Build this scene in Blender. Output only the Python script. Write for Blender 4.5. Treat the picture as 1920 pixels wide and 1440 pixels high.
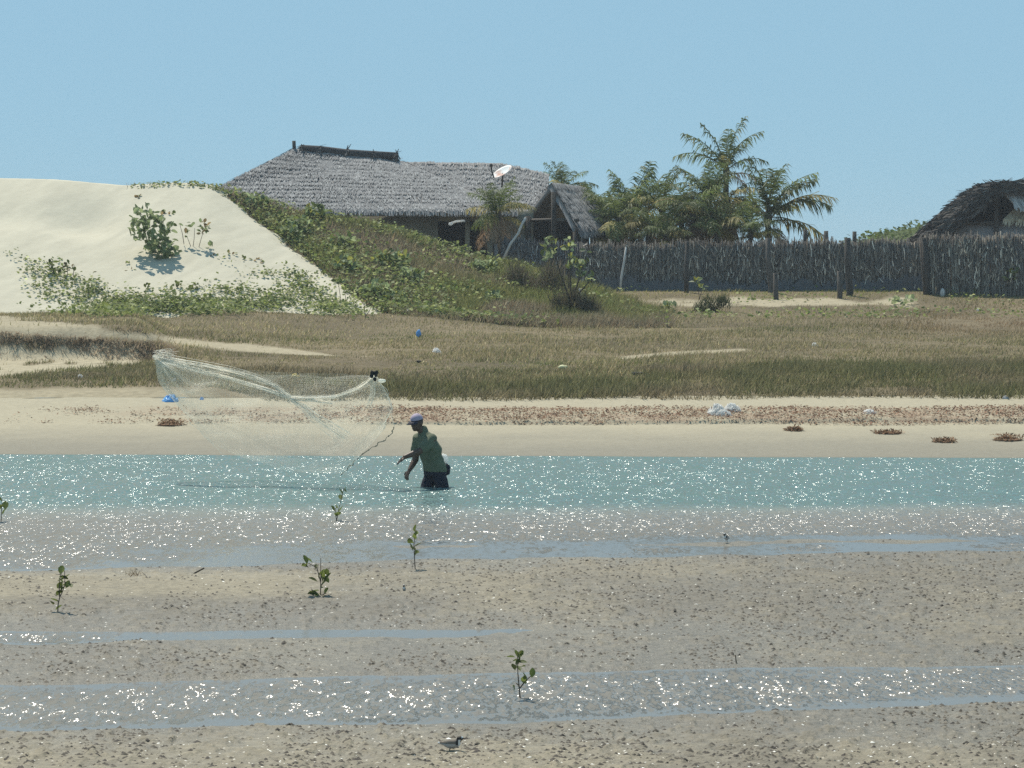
import bpy, math, random
import numpy as np
from mathutils import Vector, Matrix, Euler
random.seed(7); rng = np.random.default_rng(7)
R = math.radians
S = bpy.context.scene
for o in list(bpy.data.objects): bpy.data.objects.remove(o)
# ------------------------------------------------------------ camera, sky, sun, exposure
F, CX, CY, EYE, HZ = 5000.0, 960.0, 720.0, 3.3, 497.0      # focal length and centre in photo pixels, eye height (m), horizon row
PITCH = math.atan((CY - HZ) / F); CP, SP = math.cos(PITCH), math.sin(PITCH)
cam_d = bpy.data.cameras.new('camera'); cam = bpy.data.objects.new('camera', cam_d)
S.collection.objects.link(cam); S.camera = cam
cam.location = (0, 0, EYE); cam.rotation_euler = (math.pi/2 - PITCH, 0, 0)
cam_d.sensor_width = 36; cam_d.lens = 36 * F / 1920; cam_d.clip_start = 0.5; cam_d.clip_end = 5000
SUN_EL, SUN_AZ = R(60), R(-26)                              # azimuth from +Y, negative = left
W = bpy.data.worlds.new('World'); S.world = W; W.use_nodes = True
wn, wl = W.node_tree.nodes, W.node_tree.links
wn.clear()
sky = wn.new('ShaderNodeTexSky'); sky.sky_type = 'NISHITA'; sky.sun_disc = False
sky.sun_elevation = SUN_EL; sky.sun_rotation = SUN_AZ
sky.altitude = 0; sky.air_density = 0.62; sky.dust_density = 0.08; sky.ozone_density = 1.6
# deeper tropical blue, paling only a little towards the horizon, all the way round
geo_w = wn.new('ShaderNodeTexCoord'); sep = wn.new('ShaderNodeSeparateXYZ'); wl.new(geo_w.outputs['Generated'], sep.inputs[0])
ramp = wn.new('ShaderNodeValToRGB'); wl.new(sep.outputs[2], ramp.inputs[0])
ramp.color_ramp.elements[0].position = 0.0; ramp.color_ramp.elements[0].color = (.265, .48, .62, 1)
ramp.color_ramp.elements[1].position = 1.0; ramp.color_ramp.elements[1].color = (.13, .27, .43, 1)
e_ = ramp.color_ramp.elements.new(0.12); e_.color = (.29, .505, .65, 1)
e_ = ramp.color_ramp.elements.new(0.45); e_.color = (.23, .43, .57, 1)
up_ = wn.new('ShaderNodeVectorMath'); up_.operation = 'SCALE'; up_.inputs['Scale'].default_value = .92/0.078; wl.new(ramp.outputs[0], up_.inputs[0])
tint = wn.new('ShaderNodeMix'); tint.data_type = 'RGBA'; tint.inputs[0].default_value = 0.85; wl.new(up_.outputs[0], tint.inputs[7])
bg = wn.new('ShaderNodeBackground'); bg.inputs[1].default_value = 0.078
wo = wn.new('ShaderNodeOutputWorld')
wl.new(sky.outputs[0], tint.inputs[6]); wl.new(tint.outputs[2], bg.inputs[0]); wl.new(bg.outputs[0], wo.inputs[0])
sun_d = bpy.data.lights.new('sun', 'SUN'); sun_d.energy = 4.2; sun_d.angle = R(0.53); sun_d.color = (1.0, 0.95, 0.84)
sun = bpy.data.objects.new('sun', sun_d); S.collection.objects.link(sun)
sd = Vector((math.sin(SUN_AZ)*math.cos(SUN_EL), math.cos(SUN_AZ)*math.cos(SUN_EL), math.sin(SUN_EL)))
sun.rotation_euler = (-sd).to_track_quat('-Z', 'Y').to_euler(); sun.location = sd * 200
S.view_settings.view_transform = 'Standard'; S.view_settings.look = 'None'
S.view_settings.exposure = 0.24; S.view_settings.gamma = 1; S.view_settings.use_curve_mapping = False
S.cycles.use_denoising = False
S.cycles.max_bounces = 6; S.cycles.transparent_max_bounces = 24; S.cycles.blur_glossy = 0.0

# ------------------------------------------------------------ projection helpers
def at(px, py, Y):
    x = (px - CX) / F; z = -(py - CY) / F
    d = (x, CP + z*SP, -SP + z*CP); t = Y / d[1]
    return np.array((d[0]*t, Y, EYE + d[2]*t))
def proj(x, Y, z):
    dz = z - EYE
    f = Y*CP - dz*SP; u = Y*SP + dz*CP
    return CX + F*x/f, CY - F*u/f
def flatY(py):                                              # depth of a point of the flats (z = 0) at a photo row
    z = -(py - CY) / F
    return -EYE * (CP + z*SP) / (-SP + z*CP)
# ------------------------------------------------------------ noise
def _h(ix, iy, s):
    n = (ix*374761393 + iy*668265263 + s*974634131) & 0x7fffffff
    n = ((n ^ (n >> 13)) * 1274126177) & 0x7fffffff
    n = ((n ^ (n >> 16)) * 668265263) & 0x7fffffff
    return (n & 0xffff) / 65535.0
def vn(x, y, s=0):
    x = np.asarray(x, float); y = np.asarray(y, float)
    ix = np.floor(x).astype(np.int64); iy = np.floor(y).astype(np.int64)
    fx = x - ix; fy = y - iy; fx = fx*fx*(3-2*fx); fy = fy*fy*(3-2*fy)
    a = _h(ix, iy, s); b = _h(ix+1, iy, s); c = _h(ix, iy+1, s); d = _h(ix+1, iy+1, s)
    return (a*(1-fx)+b*fx)*(1-fy) + (c*(1-fx)+d*fx)*fy
def fbm(x, y, s=0, o=4):
    t = 0; a = 0.5
    for k in range(o):
        t = t + a*(vn(x, y, s+k*17) - 0.5); x = x*2.03+3.1; y = y*2.03+1.7; a *= 0.5
    return t
def sst(a, b, x):
    t = np.clip((np.asarray(x, float)-a)/(b-a), 0, 1); return t*t*(3-2*t)
# ------------------------------------------------------------ object helpers
COL = S.collection; WL = {}
def mesh(name, V, Fs, col=None, smooth=False, attrs=None):
    V = np.asarray(V, np.float32).reshape(-1, 3)
    if isinstance(Fs, np.ndarray): Fs = [Fs]
    Fs = [np.asarray(f, np.int32) for f in Fs if len(f)]
    me = bpy.data.meshes.new(name)
    me.vertices.add(len(V)); me.vertices.foreach_set('co', V.ravel())
    li = np.concatenate([f.ravel() for f in Fs]); tot = np.concatenate([np.full(len(f), f.shape[1], np.int32) for f in Fs])
    st = np.concatenate(([0], np.cumsum(tot)[:-1])).astype(np.int32)
    me.loops.add(len(li)); me.loops.foreach_set('vertex_index', li)
    me.polygons.add(len(tot)); me.polygons.foreach_set('loop_start', st)
    if smooth: me.polygons.foreach_set('use_smooth', np.ones(len(tot), bool))
    me.update(calc_edges=True)
    if col is not None:
        a = me.attributes.new('Col', 'FLOAT_COLOR', 'POINT'); c = np.ones((len(V), 4), np.float32); c[:, :3] = col
        a.data.foreach_set('color', c.ravel())
    for k, v in (attrs or {}).items():
        a = me.attributes.new(k, 'FLOAT', 'POINT'); a.data.foreach_set('value', np.asarray(v, np.float32).ravel())
    return me
def link(name, data, parent=None, loc=(0, 0, 0)):
    o = bpy.data.objects.new(name, data); COL.objects.link(o)
    loc = np.asarray(loc, float); base = np.array(WL[parent.name]) if parent else np.zeros(3)
    o.location = loc - base; WL[o.name] = tuple(loc)
    if parent: o.parent = parent
    return o
def obj(name, V, Fs, m, parent=None, loc=None, col=None, smooth=False, attrs=None):   # V in world space
    V = np.asarray(V, float).reshape(-1, 3)
    if loc is None: loc = WL[parent.name] if parent else (0, 0, 0)
    me = mesh(name, V - np.asarray(loc, float), Fs, col, smooth, attrs); me.materials.append(m)
    return link(name, me, parent, loc)
def tag(o, label=None, cat=None, group=None, kind=None):
    if label: o['label'] = label
    if cat: o['category'] = cat
    if group: o['group'] = group
    if kind: o['kind'] = kind
    return o
def thing(name, loc, label, cat, group=None):
    return tag(link(name, None, None, loc), label, cat, group)
def structure(o, label, cat=None): return tag(o, label, cat, None, 'structure')
def stuff(o, label, cat=None): return tag(o, label, cat, None, 'stuff')
class MB:
    def __init__(s): s.v = []; s.q = []; s.t = []; s.c = []; s.n = 0
    def add(s, V, Fs, c=None):
        V = np.asarray(V, float).reshape(-1, 3)
        for f in (Fs if isinstance(Fs, list) else [Fs]):
            f = np.asarray(f, int)
            if len(f): (s.q if f.shape[1] == 4 else s.t).append(f + s.n)
        s.v.append(V); s.n += len(V)
        if c is not None: s.c.append(np.broadcast_to(np.asarray(c, float), (len(V), 3)))
        return s
    def faces(s): return [np.concatenate(x) for x in (s.q, s.t) if x]
    def build(s, name, m, parent=None, loc=None, smooth=False):
        return obj(name, np.concatenate(s.v), s.faces(), m, parent, loc, np.concatenate(s.c) if s.c else None, smooth)
def tube(P, rad, n=6, cap=True):
    P = np.asarray(P, float); k = len(P); rad = np.broadcast_to(np.asarray(rad, float), (k,))
    T = np.gradient(P, axis=0); T /= np.linalg.norm(T, axis=1)[:, None] + 1e-9
    up = np.array((0, 0, 1.0)) if abs(T[:, 2]).mean() < 0.8 else np.array((0, 1.0, 0))
    A = np.cross(T, up); A /= np.linalg.norm(A, axis=1)[:, None] + 1e-9; B = np.cross(T, A)
    a = np.arange(n)*2*math.pi/n
    V = P[:, None] + rad[:, None, None]*(A[:, None]*np.cos(a)[None, :, None] + B[:, None]*np.sin(a)[None, :, None])
    i = np.arange(k-1)[:, None]*n; j = np.arange(n)[None]; j2 = (j+1) % n
    Q = np.stack([i+j, i+j2, i+n+j2, i+n+j], -1).reshape(-1, 4)
    V = V.reshape(-1, 3); T3 = []
    if cap:
        V = np.vstack([V, P[0], P[-1]]); c0, c1 = k*n, k*n+1
        T3 = [(c0, (j_+1) % n, j_) for j_ in range(n)] + [(c1, (k-1)*n+j_, (k-1)*n+(j_+1) % n) for j_ in range(n)]
    return V, [Q, np.array(T3, int).reshape(-1, 3)]
BOXF = np.array([(0,1,3,2),(4,6,7,5),(0,4,5,1),(2,3,7,6),(0,2,6,4),(1,5,7,3)])
def box(a, b):
    a, b = np.asarray(a, float), np.asarray(b, float)
    return np.array([(x, y, z) for x in (a[0], b[0]) for y in (a[1], b[1]) for z in (a[2], b[2])]), BOXF
def slab(P, n_off):                                        # quad P (4x3) thickened by the vector n_off
    P = np.asarray(P, float); V = np.vstack([P, P + np.asarray(n_off, float)])
    return V, np.array([(0,1,2,3),(7,6,5,4),(0,4,5,1),(1,5,6,2),(2,6,7,3),(3,7,4,0)])
def blob(c, r, seed=0, amp=0.35, freq=2.5, n=14, m=9):     # crumpled lump
    th = np.linspace(0, math.pi, m); ph = np.arange(n)*2*math.pi/n
    T, Pp = np.meshgrid(th, ph, indexing='ij')
    D = np.stack([np.sin(T)*np.cos(Pp), np.sin(T)*np.sin(Pp), np.cos(T)], -1).reshape(-1, 3)
    k = 1 + amp*2*(fbm(D[:, 0]*freq+seed*3.7+9, D[:, 1]*freq+D[:, 2]*freq*1.3+seed, seed, 3))
    k = k.reshape(m, n); k[0] = k[0, 0]; k[-1] = k[-1, 0]; k = k.ravel()
    V = D*k[:, None]*np.asarray(r, float) + np.asarray(c, float)
    i = np.arange(m-1)[:, None]*n; j = np.arange(n)[None]; j2 = (j+1) % n
    return V, np.stack([i+j, i+n+j, i+n+j2, i+j2], -1).reshape(-1, 4)
def blades(P, h, w, lean, face=None):                      # one triangle per blade
    n = len(P); a = rng.uniform(0, math.pi, n) if face is None else face
    s = np.stack([np.cos(a), np.sin(a), np.zeros(n)], -1)*(w/2)[:, None]
    V = np.stack([P - s, P + s, P + np.concatenate([lean*h[:, None], h[:, None]], 1)], 1)
    return V.reshape(-1, 3), np.arange(3*n).reshape(-1, 3)
def leaves(P, size, asp=0.6, tilt=0.9, up=0.5):            # 4-cornered folded leaves with random attitudes
    n = len(P); a = rng.uniform(0, 2*math.pi, n)
    d = np.stack([np.cos(a), np.sin(a), rng.normal(up*0.4, tilt*0.5, n)], -1); d /= np.linalg.norm(d, axis=1)[:, None]
    nn = np.stack([rng.normal(0, tilt, n), rng.normal(0, tilt, n), np.ones(n)], -1)
    sd_ = np.cross(d, nn); sd_ /= np.linalg.norm(sd_, axis=1)[:, None]
    size = np.broadcast_to(size, (n,))[:, None]
    L = d*size; Wd = sd_*size*asp*0.5
    V = np.stack([P, P + L*0.5 - Wd, P + L, P + L*0.5 + Wd], 1)
    return V.reshape(-1, 3), np.arange(4*n).reshape(-1, 4)
def rep(c, k): return np.repeat(np.asarray(c, float), k, axis=0)
def pick(cols, n, jit=0.2, w=None):
    c = np.asarray(cols, float)[rng.choice(len(cols), n, p=w)]
    return c*np.exp(rng.normal(0, jit, (n, 1)))
# ------------------------------------------------------------ materials
def mat(name, base=(0.5,0.5,0.5), rough=0.85, var=0.18, scale=8, bump=0.0, bscale=None, attr=False, trans=0.0, spec=0.3, detail=5, stretch=None, rnd=0.0):
    m = bpy.data.materials.new(name); m.use_nodes = True; n, l = m.node_tree.nodes, m.node_tree.links
    p = n['Principled BSDF']; p.inputs['Roughness'].default_value = rough; p.inputs['Specular IOR Level'].default_value = spec
    tc = n.new('ShaderNodeTexCoord'); src = tc.outputs['Object']
    if stretch:
        mp = n.new('ShaderNodeMapping'); mp.inputs['Scale'].default_value = stretch; l.new(src, mp.inputs[0]); src = mp.outputs[0]
    if attr:
        a = n.new('ShaderNodeAttribute'); a.attribute_name = 'Col'; c0 = a.outputs['Color']
    else:
        r = n.new('ShaderNodeRGB'); r.outputs[0].default_value = (*base, 1); c0 = r.outputs[0]
    nz = n.new('ShaderNodeTexNoise'); nz.inputs['Scale'].default_value = scale; nz.inputs['Detail'].default_value = detail; nz.inputs['Roughness'].default_value = 0.65
    l.new(src, nz.inputs['Vector'])
    mr = n.new('ShaderNodeMapRange'); mr.inputs[1].default_value = 0.3; mr.inputs[2].default_value = 0.7
    mr.inputs[3].default_value = 1 - var; mr.inputs[4].default_value = 1 + var; l.new(nz.outputs[0], mr.inputs[0])
    vm = n.new('ShaderNodeVectorMath'); vm.operation = 'SCALE'; l.new(c0, vm.inputs[0]); l.new(mr.outputs[0], vm.inputs['Scale'])
    c1 = vm.outputs[0]
    if rnd:
        oi = n.new('ShaderNodeObjectInfo'); mr2 = n.new('ShaderNodeMapRange'); mr2.inputs[3].default_value = 1-rnd; mr2.inputs[4].default_value = 1+rnd
        l.new(oi.outputs['Random'], mr2.inputs[0]); v2 = n.new('ShaderNodeVectorMath'); v2.operation = 'SCALE'
        l.new(c1, v2.inputs[0]); l.new(mr2.outputs[0], v2.inputs['Scale']); c1 = v2.outputs[0]
    l.new(c1, p.inputs['Base Color'])
    if bump:
        b = n.new('ShaderNodeBump'); b.inputs['Strength'].default_value = min(1, bump); b.inputs['Distance'].default_value = 0.02*max(1, bump)
        nb = n.new('ShaderNodeTexNoise'); nb.inputs['Scale'].default_value = bscale or scale*3; nb.inputs['Detail'].default_value = 4
        l.new(src, nb.inputs['Vector']); l.new(nb.outputs[0], b.inputs['Height']); l.new(b.outputs[0], p.inputs['Normal'])
    if trans:
        t = n.new('ShaderNodeBsdfTranslucent'); l.new(c1, t.inputs[0]); mx = n.new('ShaderNodeMixShader'); mx.inputs[0].default_value = trans
        l.new(p.outputs[0], mx.inputs[1]); l.new(t.outputs[0], mx.inputs[2]); l.new(mx.outputs[0], n['Material Output'].inputs[0])
    return m
M_SAND = mat('dune_sand', rough=0.95, var=0.035, scale=3, bump=0.5, bscale=5, attr=True, spec=0.1)
M_BEACH = mat('beach_sand', rough=0.9, var=0.09, scale=9, bump=0.6, bscale=30, attr=True, spec=0.2)
M_GROUND = mat('ground_soil', rough=0.95, var=0.2, scale=6, bump=0.8, bscale=18, attr=True, spec=0.1)
M_GRASS = mat('grass_blades', rough=0.8, var=0.1, scale=3, attr=True, trans=0.5, spec=0.15)
M_LEAF = mat('leaves', rough=0.6, var=0.1, scale=8, attr=True, trans=0.45, spec=0.15)
M_LEAFD = mat('glossy_leaf', (0.055, 0.085, 0.02), rough=0.4, var=0.15, scale=20, trans=0.25, spec=0.5, rnd=0.45)
M_STEM = mat('woody_stem', (0.09, 0.07, 0.05), rough=0.9, var=0.25, scale=30)
M_WOOD = mat('weathered_wood', (0.085, 0.075, 0.066), rough=0.9, var=0.35, scale=14, bump=0.6, bscale=40, stretch=(1, 1, 0.15), rnd=0.3)
M_PALEWOOD = mat('bleached_wood', (0.55, 0.53, 0.5), rough=0.9, var=0.2, scale=14, stretch=(1, 1, 0.2))
M_THATCH = mat('palm_thatch', rough=0.95, var=0.15, scale=5, attr=True, spec=0.1)
M_FENCE = mat('fence_stalks', rough=0.95, var=0.25, scale=4, attr=True, spec=0.1)
M_WALL = mat('limewashed_wall', (0.34, 0.32, 0.25), rough=0.95, var=0.18, scale=3, bump=0.3, bscale=20)
M_GREYWALL = mat('grey_render', (0.42, 0.42, 0.43), rough=0.95, var=0.12, scale=3)
M_DARK = mat('interior_shade', (0.03, 0.028, 0.025), rough=0.9, var=0.3, scale=9)  # near-black colour stands for the shade inside rooms and window
M_WHITE = mat('white_plastic', (0.9, 0.9, 0.88), rough=0.5, var=0.05, scale=9, trans=0.6)
M_BLUE = mat('blue_plastic', (0.16, 0.42, 0.8), rough=0.4, var=0.2, scale=12, bump=0.6, bscale=14, trans=0.2)
M_YELLOW = mat('yellow_plastic', (0.72, 0.55, 0.12), rough=0.5, var=0.15, scale=12)
M_PALEY = mat('pale_yellow_lump', (0.62, 0.6, 0.36), rough=0.8, var=0.2, scale=12)
M_BLACK = mat('black_debris', (0.02, 0.02, 0.02), rough=0.9, var=0.3, scale=12)
M_FROND = mat('palm_frond', (0.135, 0.17, 0.05), rough=0.55, var=0.2, scale=3, trans=0.45, spec=0.25, rnd=0.35)
M_FRONDY = mat('yellowing_frond', (0.4, 0.34, 0.12), rough=0.6, var=0.25, scale=3, trans=0.45, spec=0.3, rnd=0.35)
M_FRONDD = mat('dead_frond', (0.34, 0.235, 0.15), rough=0.9, var=0.3, scale=3, trans=0.35, rnd=0.35)
M_TRUNK = mat('palm_trunk', (0.075, 0.062, 0.05), rough=0.95, var=0.35, scale=10, bump=0.8, bscale=14, stretch=(0.4, 0.4, 3))
M_WEED = mat('dry_seaweed', rough=0.95, var=0.25, scale=20, attr=True, trans=0.1)
M_ATTR = mat('painted_by_zone', rough=0.75, var=0.08, scale=30, attr=True)
M_SKIN = mat('brown_skin', (0.10, 0.055, 0.036), rough=0.5, var=0.1, scale=20, spec=0.4)
M_SHIRT = mat('green_shirt', (0.125, 0.14, 0.09), rough=0.9, var=0.15, scale=12, bump=0.5, bscale=18)
M_SHORTS = mat('navy_shorts', (0.018, 0.02, 0.032), rough=0.85, var=0.2, scale=12, bump=0.5, bscale=18)
M_CAP = mat('mauve_cap', (0.4, 0.32, 0.4), rough=0.7, var=0.12, scale=20)
M_CAPD = mat('dark_brim', (0.035, 0.03, 0.045), rough=0.7, var=0.12, scale=20)
M_NET = mat('nylon_net', (0.98, 0.95, 0.86), rough=0.4, var=0.04, scale=4, trans=0.6, spec=0.3)
M_LEAD = mat('lead_line', (0.19, 0.18, 0.13), rough=0.6, var=0.3, scale=30)

# ------------------------------------------------------------ the flats: mud bars, pools and the channel
KN = np.array([  # photo rows of the contour at left, middle and right of the view; heights there (m)
 (700, 700, 700, -.6, -.6, -.6), (925, 925, 922, -.6, -.6, -.6), (938, 938, 934, -.3, -.3, -.3), (962, 962, 958, -.11, -.11, -.10), (980, 980, 976, -.055, -.055, -.05),
 (1000, 1000, 998, -.035, -.03, -.026), (1022, 1012, 1007, -.026, -.012, -.008), (1035, 1021, 1015, -.02, .003, .005),
 (1045, 1029, 1022, -.02, -.008, -.011), (1068, 1041, 1031, -.012, -.010, -.011), (1077, 1053, 1040, .016, .016, .016),
 (1100, 1085, 1075, .05, .035, .032), (1125, 1120, 1120, .045, .035, .035), (1183, 1176, 1170, .012, .012, .03),
 (1190, 1182, 1178, -.018, -.006, .03), (1203, 1190, 1186, -.018, -.004, .03), (1212, 1200, 1192, .018, .008, .028),
 (1240, 1225, 1215, .02, .008, .022), (1280, 1258, 1244, .012, .012, .012), (1288, 1266, 1252, -.016, -.016, -.016),
 (1330, 1305, 1280, -.03, -.03, -.026), (1368, 1348, 1314, -.012, -.012, -.012), (1378, 1358, 1324, .016, .016, .016),
 (1440, 1440, 1440, .04, .04, .04), (1800, 1800, 1800, .08, .08, .08)], float)
def flats(c, r, detail=True):
    Y = flatY(r); x = (c - CX)/F*(Y*CP)                     # small pitch: adequate for bars
    t = np.clip(c/1920, 0, 1)[..., None]
    L, M_, Rr = KN[:, 0], KN[:, 1], KN[:, 2]
    q = np.clip(t*2, 0, 1); q2 = np.clip(t*2-1, 0, 1)
    rows = L*(1-q) + M_*q + (Rr-M_)*q2
    hh = KN[:, 3]*(1-q) + KN[:, 4]*q + (KN[:, 5]-KN[:, 4])*q2
    rr = (r + 10*fbm(x*0.5, Y*0.35, 5, 3))
    k = np.clip((rows <= rr[..., None]).sum(-1) - 1, 0, len(KN)-2)
    g = lambda A, k: np.take_along_axis(A, k[..., None], -1)[..., 0]
    r0, r1, h0, h1 = g(rows, k), g(rows, k+1), g(hh, k), g(hh, k+1)
    f = np.clip((rr-r0)/(r1-r0), 0, 1); z = h0 + (h1-h0)*f
    sh = sst(-0.1, -0.02, z)
    z = z + sh*0.03*fbm(x*1.2, Y*0.9, 11, 4)
    if detail:
        wet = sst(-0.004, 0.02, z); smooth_bar = sst(900, 500, c)*sst(.034, .045, z)
        amp = wet*(1-0.75*smooth_bar)
        n1 = np.clip(fbm(x*7, Y*5, 21, 3)*2+0.1, -0.6, 1); n2 = np.clip(fbm(x*17, Y*9, 31, 2)*2.6 - 0.18, 0, 1)
        z = z + amp*(0.018*n1 + 0.04*n2)
    return x, Y, z
cs = np.concatenate([np.arange(-1400, -120, 40.), np.arange(-120, 2040, 2.6), np.arange(2040, 3320, 40.)])
rs = np.concatenate([np.arange(838, 930, 8.), np.arange(930, 1470, 1.7), np.arange(1470, 1900, 12.)])
C, Rw = np.meshgrid(cs, rs)
def gridfaces(nr, nc):
    i = np.arange(nr-1)[:, None]*nc; j = np.arange(nc-1)[None]
    return np.stack([i+j, i+nc+j, i+nc+j+1, i+j+1], -1).reshape(-1, 4)
xm, Ym, zm = flats(C, Rw)
tone = fbm(xm*0.6, Ym*0.35, 41, 4); fine = fbm(xm*9, Ym*5, 51, 3)
dry = sst(.012, .05, zm)
bar = sst(1000, 500, C)*sst(1070, 1085, Rw)*sst(1135, 1115, Rw)        # pale clean sand bar on the left
fore = sst(1340, 1420, Rw)
mud = np.array((.165, .145, .113)); pale = np.array((.26, .222, .155))
k = np.clip(0.25*dry + 0.75*bar + 0.4*fore + tone*1.5 + fine*0.6, 0, 1)[..., None]
mc = (mud*(1-k) + pale*k)
obj_ = obj('mudflat', np.stack([xm, Ym, zm], -1).reshape(-1, 3), gridfaces(*C.shape), None, col=mc.reshape(-1, 3), smooth=True,
           attrs={'wet': (1-dry*0.75).ravel()})
def mud_mat():
    m = mat('wet_mud', rough=0.6, var=0.3, scale=14, bump=0.8, bscale=45, attr=True, spec=0.28)
    n, l = m.node_tree.nodes, m.node_tree.links; p = n['Principled BSDF']
    a = n.new('ShaderNodeAttribute'); a.attribute_name = 'wet'
    mr = n.new('ShaderNodeMapRange'); mr.inputs[3].default_value = 0.85; mr.inputs[4].default_value = 0.48
    l.new(a.outputs['Fac'], mr.inputs[0]); l.new(mr.outputs[0], p.inputs['Roughness'])
    return m
obj_.data.materials.clear(); obj_.data.materials.append(mud_mat())
structure(obj_, 'wet grey brown tidal mudflat with clods and pools in the foreground', 'mudflat')

def water_mat():
    m = bpy.data.materials.new('tidal_water'); m.use_nodes = True; n, l = m.node_tree.nodes, m.node_tree.links; n.clear()
    out = n.new('ShaderNodeOutputMaterial'); geo = n.new('ShaderNodeNewGeometry')
    dep = n.new('ShaderNodeAttribute'); dep.attribute_name = 'depth'; rip = n.new('ShaderNodeAttribute'); rip.attribute_name = 'ripple'
    acc = None
    for sc, st, (ax, ay) in ((1.0, 3.1, (15, 4.6)), (1.0, 1.9, (33, 10)), (1.0, 1.1, (2.6, 1.1))):
        mp = n.new('ShaderNodeMapping'); mp.inputs['Scale'].default_value = (ax, ay, 1); l.new(geo.outputs['Position'], mp.inputs[0])
        nz = n.new('ShaderNodeTexNoise'); nz.inputs['Scale'].default_value = sc; nz.inputs['Detail'].default_value = 1.5; l.new(mp.outputs[0], nz.inputs['Vector'])
        sb = n.new('ShaderNodeVectorMath'); sb.operation = 'SUBTRACT'; sb.inputs[1].default_value = (.5, .5, .5); l.new(nz.outputs['Color'], sb.inputs[0])
        ml = n.new('ShaderNodeVectorMath'); ml.operation = 'MULTIPLY'; ml.inputs[1].default_value = (st, st, 0); l.new(sb.outputs[0], ml.inputs[0])
        if acc is None: acc = ml.outputs[0]
        else:
            ad = n.new('ShaderNodeVectorMath'); ad.operation = 'ADD'; l.new(acc, ad.inputs[0]); l.new(ml.outputs[0], ad.inputs[1]); acc = ad.outputs[0]
    sc_ = n.new('ShaderNodeVectorMath'); sc_.operation = 'SCALE'; l.new(acc, sc_.inputs[0]); l.new(rip.outputs['Fac'], sc_.inputs['Scale'])
    ad = n.new('ShaderNodeVectorMath'); ad.operation = 'ADD'; ad.inputs[1].default_value = (0, 0, 1); l.new(sc_.outputs[0], ad.inputs[0])
    nm = n.new('ShaderNodeVectorMath'); nm.operation = 'NORMALIZE'; l.new(ad.outputs[0], nm.inputs[0])
    gl = n.new('ShaderNodeBsdfGlossy'); gl.inputs['Roughness'].default_value = 0.17; l.new(nm.outputs[0], gl.inputs['Normal'])
    df = n.new('ShaderNodeBsdfDiffuse'); tr = n.new('ShaderNodeBsdfTransparent'); tr.inputs[0].default_value = (.93, .96, .95, 1)
    cr = n.new('ShaderNodeMix'); cr.data_type = 'RGBA'; cr.inputs[6].default_value = (.30, .285, .255, 1); cr.inputs[7].default_value = (.13, .21, .2, 1)
    md = n.new('ShaderNodeMapRange'); md.inputs[1].default_value = .05; md.inputs[2].default_value = .24; l.new(dep.outputs['Fac'], md.inputs[0]); l.new(md.outputs[0], cr.inputs[0])
    l.new(cr.outputs[2], df.inputs[0])
    mo = n.new('ShaderNodeMapRange'); mo.inputs[1].default_value = 0; mo.inputs[2].default_value = .13; mo.inputs[3].default_value = 0.55; mo.inputs[4].default_value = .97
    l.new(dep.outputs['Fac'], mo.inputs[0])
    body = n.new('ShaderNodeMixShader'); l.new(mo.outputs[0], body.inputs[0]); l.new(tr.outputs[0], body.inputs[1]); l.new(df.outputs[0], body.inputs[2])
    fr = n.new('ShaderNodeFresnel'); fr.inputs[0].default_value = 1.33; l.new(nm.outputs[0], fr.inputs['Normal'])
    top = n.new('ShaderNodeMixShader'); l.new(fr.outputs[0], top.inputs[0]); l.new(body.outputs[0], top.inputs[1]); l.new(gl.outputs[0], top.inputs[2])
    l.new(top.outputs[0], out.inputs[0])
    return m
cw = np.concatenate([np.arange(-1400, -120, 60.), np.arange(-120, 2040, 12.), np.arange(2040, 3320, 60.)])
rw = np.concatenate([np.arange(838, 930, 6.), np.arange(930, 1470, 3.), np.arange(1470, 1700, 15.)])
Cw, Rww = np.meshgrid(cw, rw); xw, Yw, zw = flats(Cw, Rww, False)
depth = np.clip(-zw, 0, 1)
rip = sst(.010, .02, depth)*(0.55+0.9*np.clip(fbm(xw*0.5, Yw*0.25, 61, 3)+.45, 0, 1))
rip = rip*np.where(Rww < 950, 1.0, np.where(Rww < 1020, 1.2, 1.05)) + 0.03
water = obj('water', np.stack([xw, Yw, zw*0], -1).reshape(-1, 3), gridfaces(*Cw.shape), water_mat(), attrs={'depth': depth.ravel(), 'ripple': rip.ravel()}, smooth=True)
structure(water, 'shallow rippled tidal water, teal in the channel and lying in pools on the mud', 'water')

# ------------------------------------------------------------ land beyond the channel
LK = np.array([(40, -.8), (44, -.45), (45.2, -.08), (46, 0), (49, .2), (50.3, .30), (52, .5), (53.5, .72), (57, 1.0), (62, 1.15), (70, 1.3), (80, 1.45), (88, 1.78), (95, 2.3), (97, 2.37), (101, 2.7), (112, 3.0), (200, 3.2), (900, 3.25)])
def land(x, Y):
    x = np.asarray(x, float); Y = np.asarray(Y, float)
    wob = 0.5*fbm(x*0.25, Y*0.05, 71, 3) + 0.05*x*sst(60, 46, Y)
    z = np.interp(Y + wob*sst(75, 55, Y), LK[:, 0], LK[:, 1])
    u = CX + F*x/Y
    z = z + .06*sst(50.2, 50.3, Y + .5*fbm(x*.35, x*0+9, 73, 2))*sst(52, 51.2, Y)*sst(560, 800, u)
    ys = 61.2 + 1.2*fbm(x*0.7, x*0+3, 72, 3)
    A = 1 - sst(250, 330, u)
    step = A*0.72*sst(ys, ys+1.5, Y) + (1-A)*0.3*sst(620, 330, u)*sst(61, 74, Y)
    z = z + step*(1-0.45*sst(66, 82, Y))*sst(100, 86, Y)
    return z + .34*sst(73, 79.5, Y)*sst(270, 420, u)*sst(1050, 740, u)
SILX = np.array([-900,-400,0,110,180,245,262,330,405,430,520,600,680,740,800,870,930,1000,1130,1180,1300.])
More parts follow.
